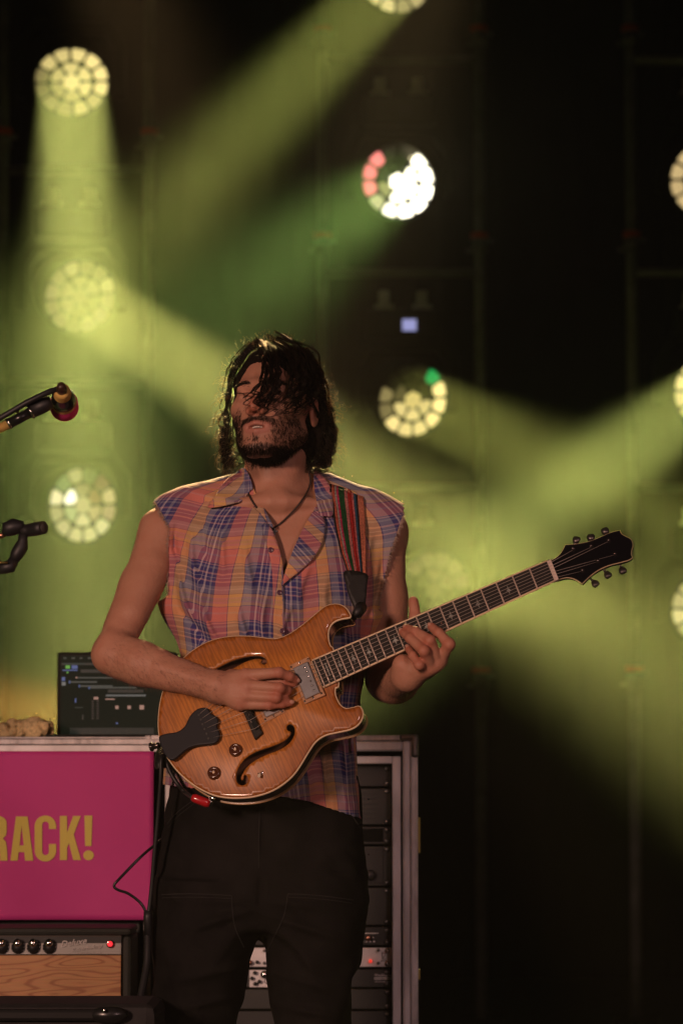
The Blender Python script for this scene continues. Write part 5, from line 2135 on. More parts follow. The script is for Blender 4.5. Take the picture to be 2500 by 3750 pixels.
# crown, swept from the parting to the right and over the brow
for i, (x, tx) in enumerate(((955, 985), (964, 1012), (976, 1040), (990, 1064), (1004, 1088), (1018, 1108))):
    lock([(x, 1258 - i * 1, .012), (x + 34 + i * 13, 1287, .022), (tx - 4 + i * 10, 1345, .028), (tx + 4 + i * 8, 1405, .030), (tx - 4 + i * 6, 1452, .029), (tx - 26 + i * 4, 1492, .026)], 46, 19, 14, .010, 4.0)
lock([(952, 1264, .012), (980, 1310, .026), (980, 1370, .030), (960, 1420, .033), (945, 1455, .032), (962, 1492, .028)], 34, 9, 9, .008, 3.0)
lock([(950, 1266, .012), (972, 1320, .028), (962, 1385, .034), (930, 1432, .038), (893, 1448, .038), (872, 1430, .036)], 14, 6, 4, .010, 2.2, .0006)
lock([(952, 1266, .012), (970, 1330, .028), (955, 1400, .034), (922, 1445, .038), (896, 1478, .036), (912, 1500, .034)], 14, 6, 4, .010, 2.2, .0006)
lock([(950, 1270, .012), (960, 1330, .026), (945, 1385, .032), (925, 1420, .036), (938, 1452, .034), (958, 1468, .030)], 14, 6, 5, .010, 2.5, .0006)
lock([(965, 1264, .012), (1005, 1330, .028), (1002, 1410, .034), (980, 1476, .036), (985, 1505, .032), (1010, 1518, .028)], 18, 9, 6, .009, 2.8, .0006)
lock([(990, 1258, .012), (1060, 1330, .028), (1070, 1420, .032), (1052, 1486, .034), (1034, 1508, .032), (1052, 1522, .028)], 20, 9, 6, .009, 2.8, .0006)
lock([(1010, 1256, .012), (1090, 1330, .028), (1108, 1420, .030), (1100, 1485, .030), (1090, 1508, .028), (1070, 1516, .028)], 22, 9, 6, .009, 2.8, .0006)
for i in range(6):       # right side: smooth to the ear, then loose curls that bulge and turn in
    x = 1030 + i * 16
    lock([(x, 1254 + i * 6, .010), (1102 + i * 9, 1310 + i * 6, .012), (1136 + i * 8, 1400, .010), (1160 + i * 8, 1490, .006 - .004 * i), (1172 + i * 9, 1560, .010 - .005 * i), (1170 + i * 10, 1620, .014 - .005 * i), (1156 + i * 9, 1676, .014 - .005 * i), (1140 + i * 7, 1716 + (i % 3) * 10, .012 - .005 * i)], 44, 11, 10, .012, 5.0, .00085)
for i in range(6):       # thick ringlets at the lower right
    lock([(1168 + i * 10, 1520 + (i % 2) * 30, .014 - .006 * i), (1184 + i * 9, 1590, .018 - .006 * i), (1176 + i * 9, 1650, .020 - .006 * i), (1156 + i * 9, 1695, .020 - .006 * i), (1140 + i * 8, 1728 - (i % 3) * 14, .018 - .006 * i)], 32, 7, 8, .013, 4.2, .0009)
for i in range(4):       # left curtain beside the cheek, thin
    x = 935 - i * 12
    lock([(x, 1264 + i * 6, .010), (896 - i * 10, 1292 + i * 8, .010), (868 - i * 8, 1352, .008 - .006 * i), (852 - i * 8, 1440, -.004 - .006 * i), (845 - i * 8, 1530, -.010 - .005 * i), (842 - i * 7, 1610, -.014 - .004 * i), (850 - i * 5, 1670, -.020)], 40, 5, 6, .007, 5.0, .0008)
for i in range(4):       # lower left ringlets behind the jaw
    lock([(842 - i * 7, 1570, -.006), (834 - i * 6, 1630, -.004), (846 - i * 5, 1680, -.004), (872 - i * 10, 1726 - (i % 2) * 12, -.006)], 36, 7, 8, .012, 3.6, .0009)
for i in range(4):       # close cap of hair at the parting, left side
    x = 940 - i * 8
    lock([(x, 1258, .012), (x - 30, 1276 + i * 3, .010), (x - 62, 1312 + i * 4, .004), (x - 84, 1360 + i * 6, -.006)], 26, 7, 9, .003, 2.0, .0006)

KS = 34
paths, rads = [], []
tt = np.linspace(0, 1, KS)
for pts, n, s0, s1, curl, turns, rad in LOCKS:
    sp = np.array(smooth_pts(pts, 8))
    ti = np.linspace(0, len(sp) - 1, KS)
    base = np.stack([np.interp(ti, np.arange(len(sp)), sp[:, k]) for k in range(3)], 1)
    yb = head_y(base[:, 0], base[:, 1], base[:, 2])
    yb = np.convolve(np.pad(yb, 2, 'edge'), np.ones(5) / 5, 'valid')
    G3 = np.array([list(P(a, b, y)) for a, b, y in zip(base[:, 0], base[:, 1], yb)])
    sub = max(2, n // 9)                      # strands gather in a few wisps
    wis = rh.normal(size=(sub, 3)) * np.array([1, .6, 1])
    wph, wtr = rh.uniform(0, 6.28, sub), rh.uniform(.7, 1.35, sub)
    for i in range(n):
        w = i % sub
        sp_ = (s0 + (s1 - s0) * tt) * .00054
        off = wis[w] * (1.0 + .25 * 1) + rh.normal(size=3) * .15
        ph = wph[w] + rh.normal() * .14
        amp = curl * (tt ** 1.5) * rh.uniform(.8, 1.3)
        an = ph + turns * wtr[w] * 1.25 * 2 * PI * tt ** 1.25
        c = G3 + off[None, :] * sp_[:, None] + np.stack([np.cos(an), .6 * np.sin(an), .45 * np.sin(an + .8)], 1) * amp[:, None]
        L = rh.uniform(.68, 1.06)
        if L < 1:
            c = np.stack([np.interp(tt * L, tt, c[:, k]) for k in range(3)], 1)
        paths.append(c)
        rads.append(rad * rh.uniform(.7, 1.25))
N_LOCK = len(paths)
# stray curls that catch the light round the outline
OUT = [(905, 1252), (855, 1312), (828, 1380), (816, 1450), (810, 1530), (814, 1600), (820, 1660), (848, 1712), (1000, 1232), (1060, 1244), (1108, 1280), (1150, 1340), (1178, 1400), (1198, 1460), (1214, 1520), (1220, 1580), (1216, 1640), (1195, 1690), (1165, 1722), (950, 1236)]
cx0, cy0 = 1010, 1470
for k in range(620):
    a = OUT[rh.integers(len(OUT))]
    x, y = a[0] + rh.normal() * 18, a[1] + rh.normal() * 18
    d = np.array([x - cx0, (y - cy0)])
    d /= np.linalg.norm(d)
    top = y < 1330
    L = rh.uniform(8, 42) * (.5 if top else 1.0)
    x -= d[0] * 14
    y -= d[1] * 14
    r_ = rh.uniform(.003, .009) * (.3 if top else 1)
    ph = rh.uniform(0, 6.28)
    trn = rh.uniform(.8, 2.2)
    yy0 = rh.uniform(-.02, .05)
    c = []
    for t in tt:
        px = x + d[0] * L * t
        py = y + d[1] * L * t + (0 if top else 26 * t * t)
        q = P(px, py, yy0)
        an = ph + trn * 2 * PI * t
        c.append([q.x + r_ * math.cos(an) * t, q.y + r_ * math.sin(an) * .8 * t, q.z + r_ * math.sin(an) * t])
    paths.append(np.array(c))
    rads.append(.00045)
Vs, Qs = strands_mesh('hair', paths, rads, None, None)
V = np.concatenate([VH, Vs])
Q = np.concatenate([QH, Qs + len(VH)])
BASE_HAIR = mat('dark_hair_mass', (.008, .005, .004), .9, spec=.05)
hm_ = np_mesh('hair', V, Q)
hair = pl(link('hair', hm_, [HAIR, BASE_HAIR, HAIR_FINE], person))
fi_ = np.arange(len(hm_.polygons))
hm_.polygons.foreach_set('material_index', np.where(fi_ < len(QH), 1, np.where(fi_ < len(QH) + N_LOCK * (KS - 1) * 3, 0, 2)).astype(np.int32))
kind(hair, 'stuff')

# beard and brows rooted on the face
qb_ = to_head(VB.astype(np.float32))
fi = np.where((bm_ > .12) & (qb_[:, 2] > -.112))[0]
nrm = np.zeros((len(VB), 3))
body_n = np.zeros(len(VB) * 3, dtype=np.float32)
body.data.vertices.foreach_get('normal', body_n)
nrm = body_n.reshape(-1, 3)
w = bm_[fi] ** 1.8
pick = rh.choice(fi, 5200, p=w / w.sum())
paths, rads = [], []
qh = to_head(VB[pick].astype(np.float32))
down = from_head([(0, 0, -1)])[0] - from_head([(0, 0, 0)])[0]
down /= np.linalg.norm(down)
for i, qv in zip(pick, qh):
    n_ = nrm[i]
    L = rh.uniform(.0025, .0055) * (1.3 if qv[2] < -.092 else 1.0)
    d0 = n_ * .35 + down * .85 + rh.normal(size=3) * .28
    p0 = VB[i] + rh.normal(size=3) * .0007
    d1 = d0 * .6 + down * .5 + rh.normal(size=3) * .25
    paths.append([p0 - n_ * .0006, p0 + d0 * L * .35, p0 + d0 * L * .7 + d1 * L * .1, p0 + d0 * L * .9 + d1 * L * .5])
    rads.append(rh.uniform(.0003, .0005))
Vs, Qs = strands_mesh('beard', paths, rads, None, None)
beard = pl(link('beard', np_mesh('beard', Vs, Qs), HAIR, person))
kind(beard, 'stuff')
for sx in (-1, 1):
    paths, rads = [], []
    for k in range(110):
        t = rh.uniform(0, 1)
        x = sx * (.013 + .034 * t)
        z = .0215 + .006 * math.sin(t * 2.4) - .004 * t + rh.normal() * .0022
        p0 = np.array([x, -.098, z])
        for _ in range(14):                      # settle on the skin
            dd = head_local(p0[None, :].astype(np.float32))[0]
            p0[1] += dd * .8
        dirv = np.array([sx * .9, -.15, .35 - .6 * t]) + rh.normal(size=3) * .15
        L = rh.uniform(.006, .010)
        c = np.array([p0 + np.array([0, -.0004, 0]), p0 + dirv * L * .5 + np.array([0, -.0012, 0]), p0 + dirv * L + np.array([0, -.0008, 0])])
        c[:, 1] += np.abs(c[:, 0] - x) * .35
        paths.append(from_head(c))
        rads.append(.0004)
    Vs, Qs = strands_mesh('eyebrow', paths, rads, None, None)
    eb = pl(link('eyebrow', np_mesh('eyebrow', Vs, Qs), HAIR, person))
    kind(eb, 'stuff')
# ------------------------------------------------------------------ the guitar
def c3(pts):      # points read from an enlarged view of the body
    return [(300 + x / 1.4255, 2200 + y / 1.4255) for x, y in pts]


def c4(pts):      # points read from an enlarged view of the neck and head
    return [(1200 + x / 1.3067, 1850 + y / 1.3067) for x, y in pts]


guitar = tag(empty('electric_guitar', G(900, 2600, -.03)), 'amber flame-top hollow-body electric guitar held by the player', 'guitar')
GLOC = Matrix.Translation(-guitar.location)


def gp(o):
    o.data.transform(GLOC)
    return o


BODY = c3([(1312, 265), (1296, 242), (1285, 205), (1285, 160), (1300, 126), (1326, 105), (1360, 94), (1398, 87), (1396, 72), (1376, 42), (1345, 25), (1310, 23), (1270, 36), (1215, 80), (1150, 134), (1085, 178), (1035, 199), (1000, 204), (950, 199), (880, 191), (800, 190), (720, 201), (650, 224), (585, 262), (530, 308), (480, 370), (440, 440), (415, 520), (404, 600), (403, 670), (412, 730), (432, 785), (462, 838), (505, 893), (560, 943), (620, 983), (685, 1013), (750, 1027), (820, 1030), (900, 1022), (980, 998), (1045, 961), (1100, 913), (1140, 858), (1178, 795), (1218, 738), (1270, 703), (1340, 686), (1400, 672), (1440, 648), (1462, 612), (1463, 580), (1447, 556), (1420, 562), (1380, 568), (1350, 552), (1330, 520), (1319, 485), (1322, 455), (1338, 434)])
BODY = [tuple(p) for p in smooth_pts(BODY, 4, True)]
FH_LOW = c3([(1068, 664), (1076, 651), (1092, 647), (1107, 658), (1113, 682), (1106, 715), (1080, 751), (1030, 783), (965, 808), (905, 838), (862, 874), (840, 908), (832, 930), (838, 940), (846, 930), (845, 918), (856, 912), (868, 924), (869, 948), (853, 964), (828, 966), (811, 951), (806, 922), (815, 882), (850, 830), (910, 791), (985, 765), (1050, 739), (1083, 710), (1091, 690), (1082, 685), (1071, 678)])
FH_UP = c3([(560, 470), (600, 420), (655, 382), (715, 350), (775, 320), (840, 299), (900, 290), (938, 293), (961, 308), (968, 324), (960, 338), (942, 336), (934, 324), (941, 316), (934, 309), (905, 309), (860, 322), (815, 346), (770, 372), (700, 410), (650, 440), (600, 478), (570, 490)])
FH_LOW = [tuple(p) for p in smooth_pts(FH_LOW, 2, True)]
FH_UP = [tuple(p) for p in smooth_pts(FH_UP, 2, True)]


def dome(px, py):
    d = poly_dist(np.stack([np.atleast_1d(px), np.atleast_1d(py)], 1), BODY)
    return .0070 * sstep(4, 175, d)


# top plate with two f-holes cut through
v2, tr = cdt_fill(BODY, [FH_LOW, FH_UP], 13.0)
edge = poly_dist(v2, BODY)
hh = .0070 * sstep(4, 175, edge)
V = np.array([list(G(x, y, h)) for (x, y), h in zip(v2, hh)])
me = np_mesh('top_plate', V, tr)
attr(me, 'edge', np.clip(edge / 170, 0, 1))
attr(me, 'along', (v2[:, 0] * .878 - (v2[:, 1]) * .478) / 1000)
attr(me, 'across', (v2[:, 0] * .478 + v2[:, 1] * .878) / 1000)
fm_, nt, bs = nodes_of('amber_flame_maple')
ae = nt.nodes.new('ShaderNodeAttribute')
ae.attribute_name = 'edge'
aa = nt.nodes.new('ShaderNodeAttribute')
aa.attribute_name = 'along'
ac = nt.nodes.new('ShaderNodeAttribute')
ac.attribute_name = 'across'
cmb = nt.nodes.new('ShaderNodeCombineXYZ')
nt.links.new(aa.outputs['Fac'], cmb.inputs[0])
nt.links.new(ac.outputs['Fac'], cmb.inputs[1])
mpg = nt.nodes.new('ShaderNodeMapping')
mpg.inputs['Rotation'].default_value = (0, 0, R(-24))
mpg.inputs['Scale'].default_value = (1, .16, 1)
nt.links.new(cmb.outputs[0], mpg.inputs[0])
wv = nt.nodes.new('ShaderNodeTexWave')
wv.inputs['Scale'].default_value = 24
wv.inputs['Distortion'].default_value = 9
wv.inputs['Detail'].default_value = 3
wv.inputs['Detail Scale'].default_value = 2.2
nt.links.new(mpg.outputs[0], wv.inputs['Vector'])
n1 = nt.nodes.new('ShaderNodeTexNoise')
n1.inputs['Scale'].default_value = 5
n1.inputs['Detail'].default_value = 4
nt.links.new(cmb.outputs[0], n1.inputs['Vector'])
burst = nt.nodes.new('ShaderNodeValToRGB')
burst.color_ramp.elements[0].position, burst.color_ramp.elements[0].color = .0, (.27, .075, .012, 1)
burst.color_ramp.elements[1].position, burst.color_ramp.elements[1].color = .75, (.46, .165, .024, 1)
ad = nt.nodes.new('ShaderNodeMath')
ad.operation = 'MULTIPLY_ADD'
ad.inputs[1].default_value = .9
nt.links.new(ae.outputs['Fac'], ad.inputs[0])
sub_ = nt.nodes.new('ShaderNodeMath')
sub_.operation = 'MULTIPLY_ADD'
sub_.inputs[1].default_value = .75
sub_.inputs[2].default_value = -.22
nt.links.new(n1.outputs[0], sub_.inputs[0])
nt.links.new(sub_.outputs[0], ad.inputs[2])
nt.links.new(ad.outputs[0], burst.inputs[0])
fl = nt.nodes.new('ShaderNodeMapRange')
fl.inputs[3].default_value = .78
fl.inputs[4].default_value = 1.12
nt.links.new(wv.outputs['Fac'], fl.inputs[0])
mu = nt.nodes.new('ShaderNodeVectorMath')
mu.operation = 'MULTIPLY'
nt.links.new(burst.outputs[0], mu.inputs[0])
nt.links.new(fl.outputs[0], mu.inputs[1])
nt.links.new(mu.outputs[0], bs.inputs['Base Color'])
bs.inputs['Roughness'].default_value = .38
bs.inputs['Coat Weight'].default_value = 1.0
bs.inputs['Coat Roughness'].default_value = .07
top = gp(link('top_plate', me, fm_, guitar))
md = top.modifiers.new('plate_thickness', 'SOLIDIFY')
md.thickness = .004
md.offset = -1

# rim and back
TH = .046
n = len(BODY)
V, Fc = [], []
for off in (-.0005, -.010, -.030, -TH + .004, -TH):
    for i, (x, y) in enumerate(BODY):
        p = G(x, y, 0) + GN * off
        V.append(p)
ctr = sum((G(x, y, 0) for x, y in BODY), Vector()) / n
for i in range(4 * n, 5 * n):
    V[i] = V[i] + (ctr - V[i] - GN * (ctr - V[i]).dot(GN)).normalized() * .004
for r_ in range(4):
    for i in range(n):
        j = (i + 1) % n
        Fc.append((r_ * n + i, r_ * n + j, (r_ + 1) * n + j, (r_ + 1) * n + i))
RIM = mat('dark_mahogany_gloss', (.055, .016, .008), .16, 0, .3, 20, coat=1.0)
side = gp(link('side', mesh_from('side', V, Fc), RIM, guitar))
v2b, trb = cdt_fill(BODY, [], 40.0)
Vb = [G(x, y, 0) - GN * (TH + .0005) for x, y in v2b]
gp(link('back', mesh_from('back', Vb, trb), RIM, guitar))
v2b, trb = cdt_fill(BODY, [], 60.0)
gp(link('inside_back', mesh_from('inside_back', [G(x, y, 0) - GN * .034 for x, y in v2b], trb), mat('bare_cedar', (.20, .075, .035), .7), guitar))
CREAM = mat('cream_binding', (.74, .56, .36), .4)
gp(MB().tube([G(x, y, .0) for x, y in BODY], .0027, 6, closed=True).build('binding', CREAM, guitar))
gp(MB().tube([G(x, y, 0) - GN * (TH - .002) for x, y in BODY], .0016, 6, closed=True).build('back_binding', mat('amber_binding', (.40, .22, .08), .35, coat=.5), guitar))
for fh in (FH_LOW, FH_UP):
    gp(MB().tube([G(x, y, float(dome(x, y)[0]) - .0006) for x, y in fh], .0009, 5, closed=True).build('f_hole_edge', mat('f_hole_brown', (.10, .035, .012), .5), guitar))

# neck and fretboard
N0, N1 = (1143, 2421), (2005, 2055)     # upper edge: body end, nut
M0, M1 = (1182, 2516), (2033, 2125)     # lower edge
FB = .0105                              # fretboard face above the rim plane


def fb(t, s, off=FB):
    """t: 0 nut .. 1 body end, s: 0 upper edge .. 1 lower edge"""
    ux, uy = N1[0] + (N0[0] - N1[0]) * t, N1[1] + (N0[1] - N1[1]) * t
    lx, ly = M1[0] + (M0[0] - M1[0]) * t, M1[1] + (M0[1] - M1[1]) * t
    return G(ux + (lx - ux) * s, uy + (ly - uy) * s, off)


def slab(corners, th, bevel=0.0):
    """block whose outward face has the given corners (clockwise from outside or not)"""
    bm = bmesh.new()
    a = [bm.verts.new(c) for c in corners]
    b = [bm.verts.new(c - GN * th) for c in corners]
    bm.faces.new(a)
    bm.faces.new(list(reversed(b)))
    k = len(a)
    for i in range(k):
        bm.faces.new((a[i], b[i], b[(i + 1) % k], a[(i + 1) % k]))
    bmesh.ops.recalc_face_normals(bm, faces=bm.faces[:])
    if bevel:
        bmesh.ops.bevel(bm, geom=bm.edges[:], offset=bevel, segments=2, affect='EDGES', profile=.5)
    mb = MB()
    mb.bm.free()
    mb.bm = bm
    return mb


EBONY = mat('ebony_board', (.011, .009, .008), .45, 0, .4, 120, spec=.25)
gp(slab([fb(0, 0), fb(1, 0), fb(1, 1), fb(0, 1)], .0062).build('fretboard', EBONY, guitar))
for s_ in (0, 1):
    gp(MB().tube([fb(t, s_ + (.012 if s_ else -.012), FB - .0018) for t in np.linspace(0, 1, 14)], .0023, 6).build('neck_binding', CREAM, guitar))
gp(MB().tube([fb(1.004, s_, FB - .0018) for s_ in np.linspace(0, 1, 5)], .0017, 6).build('neck_binding', CREAM, guitar))
MAHO = mat('neck_mahogany', (.10, .032, .015), .25, 0, .25, 30, coat=.8)
V, Fc = [], []
ts = np.linspace(-.004, 1.16, 24)
for t in ts:
    a, b = fb(t, 0, FB - .0062), fb(t, 1, FB - .0062)
    for k in range(11):
        an = PI * k / 10
        q = a.lerp(b, .5 - .5 * math.cos(an)) - GN * (.021 * math.sin(an) ** .8)
        V.append(q)
for i in range(len(ts) - 1):
    for k in range(10):
        Fc.append((i * 11 + k, i * 11 + k + 1, (i + 1) * 11 + k + 1, (i + 1) * 11 + k))
gp(link('neck', mesh_from('neck', V, Fc), MAHO, guitar))
FRET = mat('fret_wire', (.70, .56, .46), .4, .35)
NF = 22
den = 1 - 2 ** (-22.35 / 12)
tf = [(1 - 2 ** (-k / 12)) / den for k in range(NF + 1)]
for k in range(1, NF + 1):
    gp(MB().tube([fb(tf[k], s_, FB + .0004) for s_ in (-.02, .25, .5, .75, 1.02)], .0014, 6).build('fret', FRET, guitar))
gp(slab([fb(-.013, -.02, FB + .002), fb(.004, -.02, FB + .002), fb(.004, 1.02, FB + .002), fb(-.013, 1.02, FB + .002)], .008).build('nut', mat('bone', (.62, .50, .42), .4), guitar))
PEARL = mat('pearl', (.30, .31, .28), .25, .1, .6, 300)
for k in (3, 5, 7, 9, 12, 15, 17, 19, 21):
    t = (tf[k - 1] + tf[k]) / 2
    w = (tf[k] - tf[k - 1])
    c = fb(t, .5, FB + .0004)
    e1 = (fb(t + w * .5, .5, FB + .0004) - c)
    e2 = (fb(t, .78, FB + .0004) - c)
    if e1.length > .011:
        e1 = e1.normalized() * .008
    bird = [(-.1, -.75), (.12, -.15), (.65, .15), (.20, .20), (.05, .8), (-.18, .25), (-.75, .35), (-.25, -.05)]
    if k == 21:
        bird = [(-.18, -.9), (.18, -.9), (.18, .9), (-.18, .9)]
    b2 = bmesh.new()
    b2.faces.new([b2.verts.new(c + e1 * a + e2 * b) for a, b in bird])
    bmesh.ops.triangulate(b2, faces=b2.faces[:])
    mb = MB()
    mb.bm.free()
    mb.bm = b2
    gp(mb.build('inlay', PEARL, guitar))

# headstock
HEAD = c4([(1056, 272), (1082, 262), (1110, 240), (1128, 213), (1137, 193), (1180, 190), (1240, 180), (1300, 158), (1350, 136), (1397, 123), (1404, 140), (1424, 152), (1449, 166), (1458, 192), (1452, 215), (1450, 238), (1456, 250), (1438, 262), (1400, 273), (1340, 289), (1290, 312), (1250, 342), (1216, 375), (1180, 353), (1140, 346), (1092, 358)])
HEADS = []
m_ = len(HEAD)
sharp = {0, 4, 9, 16, 22, 25}
for i in range(m_):
    p0, p1, p2, p3 = [np.array(HEAD[j % m_]) for j in (i - 1, i, i + 1, i + 2)]
    if i % m_ in sharp:
        p0 = p1
    if (i + 1) % m_ in sharp:
        p3 = p2
    for k in range(3):
        t = k / 3
        HEADS.append(tuple(.5 * ((2 * p1) + (-p0 + p2) * t + (2 * p0 - 5 * p1 + 4 * p2 - p3) * t * t + (-p0 + 3 * p1 - 3 * p2 + p3) * t ** 3)))
HO = .002
v2, tr = cdt_fill(HEADS, [], 40.0)
mb = MB()
me = mesh_from('headstock', [G(x, y, HO) for x, y in v2], tr, False)
ho = gp(link('headstock', me, mat('gloss_black_veneer', (.007, .007, .008), .18, spec=.3), guitar))
md = ho.modifiers.new('veneer', 'SOLIDIFY')
md.thickness = .003
md.offset = -1
V = [G(x, y, HO - .0034) for x, y in HEADS] + [G(x, y, HO - .0034) - GN * .012 for x, y in HEADS]
k = len(HEADS)
gp(link('headstock_back', mesh_from('headstock_back', V, [(i, (i + 1) % k, k + (i + 1) % k, k + i) for i in range(k)] + [tuple(range(k, 2 * k))], False), MAHO, ho))
gp(MB().tube([G(x, y, HO - .0015) for x, y in HEADS], .0017, 6, closed=True).build('headstock_binding', CREAM, ho))
posts = c4([(1220, 315), (1293, 270), (1375, 237), (1345, 172), (1262, 200), (1175, 213)])     # low side first
btn = c4([(1278, 375), (1338, 333), (1410, 312), (1327, 126), (1258, 156), (1188, 168)])
GUN = mat('dark_nickel', (.10, .085, .08), .22, .8)
for (px, py), (bx_, by_) in zip(posts, btn):
    r0 = gp(MB().lathe([(.0065, 0), (.0065, .002), (.0045, .0024), (.0035, .009), (0, .009)], frame(GN, (1, 0, 0), G(px, py, HO)), 16).build('tuner', GUN, guitar))
    d = (G(bx_, by_, -.012) - G(px, py, -.012))
    q = G(bx_, by_, -.012)
    dn = d.normalized()
    gp(MB().tube([G(px, py, -.012) + dn * .008, q], .0024, 8).build('tuner_shaft', GUN, r0))
    gp(MB().lathe([(0, -.0075), (.0040, -.0070), (.0070, -.002), (.0080, .003), (.0060, .0070), (0, .0080)], frame(dn, GN, q) @ Matrix.Diagonal((.55, 1.0, 1, 1)), 16).build('tuner_button', GUN, r0))
# handwriting on the head
sig = MB()
WR = HO + .0006
for ln in ([(1236, 244), (1226, 243), (1217, 252), (1218, 262), (1228, 262), (1236, 254), (1230, 254)], [(1244, 259), (1246, 259)], [(1262, 228), (1256, 244), (1252, 252), (1268, 250), (1280, 240), (1276, 230), (1262, 229)], [(1288, 240), (1296, 234), (1292, 246), (1300, 240), (1310, 232)], [(1310, 206), (1304, 212), (1312, 222), (1318, 210), (1310, 205), (1318, 225), (1308, 244), (1302, 236), (1322, 222), (1334, 212), (1330, 222), (1340, 214), (1352, 210), (1371, 204)]):
    sp_ = smooth_pts(c4(ln), 4)
    sig.tube([G(x, y, WR) for x, y in sp_], .0011, 5)
gp(sig.build('signature', mat('silver_ink', (.62, .60, .58), .5), ho))

# pickups
RING = mat('tan_pickup_ring', (.42, .22, .11), .4, 0, .2, 60)
NICK = mat('brushed_nickel', (.42, .42, .44), .30, .9, .15, 40)


def pickup(pts):
    p = c3(pts)
    off = .0125
    root = gp(slab([G(x, y, off) for x, y in p], .008, .0012).build('pickup_ring', RING, guitar))
    c = np.array(p).mean(0)
    sh = [tuple(c + (np.array(q) - c) * np.array([.80, .84])) for q in p]
    u_ = (np.array(p[1]) - np.array(p[0]))
    v_ = (np.array(p[3]) - np.array(p[0]))

    def at(a, b, o):
        q = np.array(p[0]) + u_ * a + v_ * b
        return G(q[0], q[1], o)
    gp(slab([at(a, b, off + .0055) for a, b in ((.12, .10), (.88, .10), (.88, .90), (.12, .90))], .006, .0015).build('pickup_cover', NICK, root))
    for k in range(6):
        q = at(.66, .20 + .12 * k, off + .0056)
        gp(MB().lathe([(.0022, 0), (.0020, .0007), (0, .0010)], frame(GN, None, q), 10).build('pole_screw', CHROME, root))
    for (a, b) in ((.07, .06), (.93, .06), (.93, .94), (.07, .94)):
        gp(MB().lathe([(.0022, 0), (.0020, .0006), (0, .0008)], frame(GN, None, at(a, b, off)), 10).build('ring_screw', GUN, root))
    for b in (.05, .95):
        gp(MB().lathe([(.0022, 0), (.0020, .0008), (0, .0012)], frame(GN, None, at(.5, b, off)), 10).build('height_screw', CHROME, root))


pickup([(1080, 338), (1182, 290), (1270, 492), (1160, 541)])
pickup([(862, 426), (964, 378), (1062, 582), (955, 636)])

# bridge, tailpiece, controls
gp(slab([G(x, y, .020) for x, y in c3([(772, 418), (812, 400), (942, 690), (902, 726)])], .010, .002).build('bridge', EBONY, guitar))
gp(slab([G(x, y, .024) for x, y in c3([(784, 436), (806, 426), (926, 664), (902, 676)])], .005, .001).build('bridge_saddle', GLOSS, guitar))
for (x, y) in c3([(884, 636), (872, 594)]):
    gp(MB().lathe([(.002, 0), (.002, .001), (0, .0016)], frame(GN, None, G(x, y, .0242)), 10).build('saddle_screw', CHROME, guitar))
TAIL = [tuple(p) for p in smooth_pts(c3([(400, 712), (438, 693), (495, 684), (535, 655), (560, 605), (595, 568), (636, 556), (662, 566), (672, 588), (694, 600), (712, 622), (704, 655), (718, 690), (714, 722), (690, 745), (640, 752), (590, 758), (545, 776), (500, 814), (468, 832), (440, 815), (415, 770)]), 3, True)]
SATIN = mat('satin_black_tailpiece', (.009, .010, .014), .5, spec=.25)
tb = bmesh.new()
tl_ = [tb.verts.new(G(x, y, .024)) for x, y in TAIL]
f = tb.faces.new(tl_)
r = bmesh.ops.extrude_face_region(tb, geom=[f])
for v in r['geom']:
    if isinstance(v, bmesh.types.BMVert):
        v.co -= GN * .010
bmesh.ops.recalc_face_normals(tb, faces=tb.faces[:])
bmesh.ops.bevel(tb, geom=[e for e in tb.edges if len(e.link_faces) == 2 and e.calc_face_angle() > .9], offset=.0028, segments=3, affect='EDGES', profile=.5)
mb = MB()
mb.bm.free()
mb.bm = tb
tp = gp(mb.build('tailpiece', SATIN, guitar))
holes = c3([(610, 596), (620, 620), (629, 645), (640, 670), (650, 694), (660, 719)])
for (x, y) in holes:
    gp(MB().lathe([(.0031, -.001), (.0031, .0006), (.0022, .0008), (0, .0002)], frame(GN, None, G(x, y, .024)), 12).build('string_hole', RUBBER, tp))
pin = c3([(402, 755)])[0]
gp(MB().lathe([(.006, 0), (.006, .012), (.009, .014), (.009, .018), (0, .019)], frame((-.9, .3, -.2), None, G(pin[0], pin[1], -.020)), 14).build('end_pin', GUN, guitar))
AMB = mat('dark_amber_knob', (.075, .022, .010), .22, coat=.6)
for (x, y) in c3([(806, 786), (694, 906)]):
    base = float(dome(x, y)[0])
    kn = gp(MB().lathe([(.0135, 0), (.0132, .003), (.0122, .011), (.0112, .0125), (.0070, .0128), (.0066, .0120), (0, .0120)], frame(GN, None, G(x, y, base)), 32).build('volume_knob', AMB, guitar))
    gp(MB().lathe([(.0026, .0120), (.0024, .0126), (0, .0128)], frame(GN, None, G(x, y, base)), 12).build('knob_centre', CREAM, kn))
x, y = c3([(933, 899)])[0]
b0 = float(dome(x, y)[0])
sw = gp(MB().lathe([(.0095, 0), (.0095, .0012), (.0070, .0018), (.0055, .004), (0, .004)], frame(GN, None, G(x, y, b0)), 24).build('toggle_switch', CHROME, guitar))
q0 = G(x, y, b0 + .003)
tipd = (GN * 1.0 + Vector((0, 0, -.75))).normalized()
gp(MB().tube([q0, q0 + tipd * .006, q0 + tipd * .012, q0 + tipd * .0165], [.0018, .0026, .0034, .0022], 12).build('switch_tip', mat('ivory', (.70, .60, .45), .35), sw))
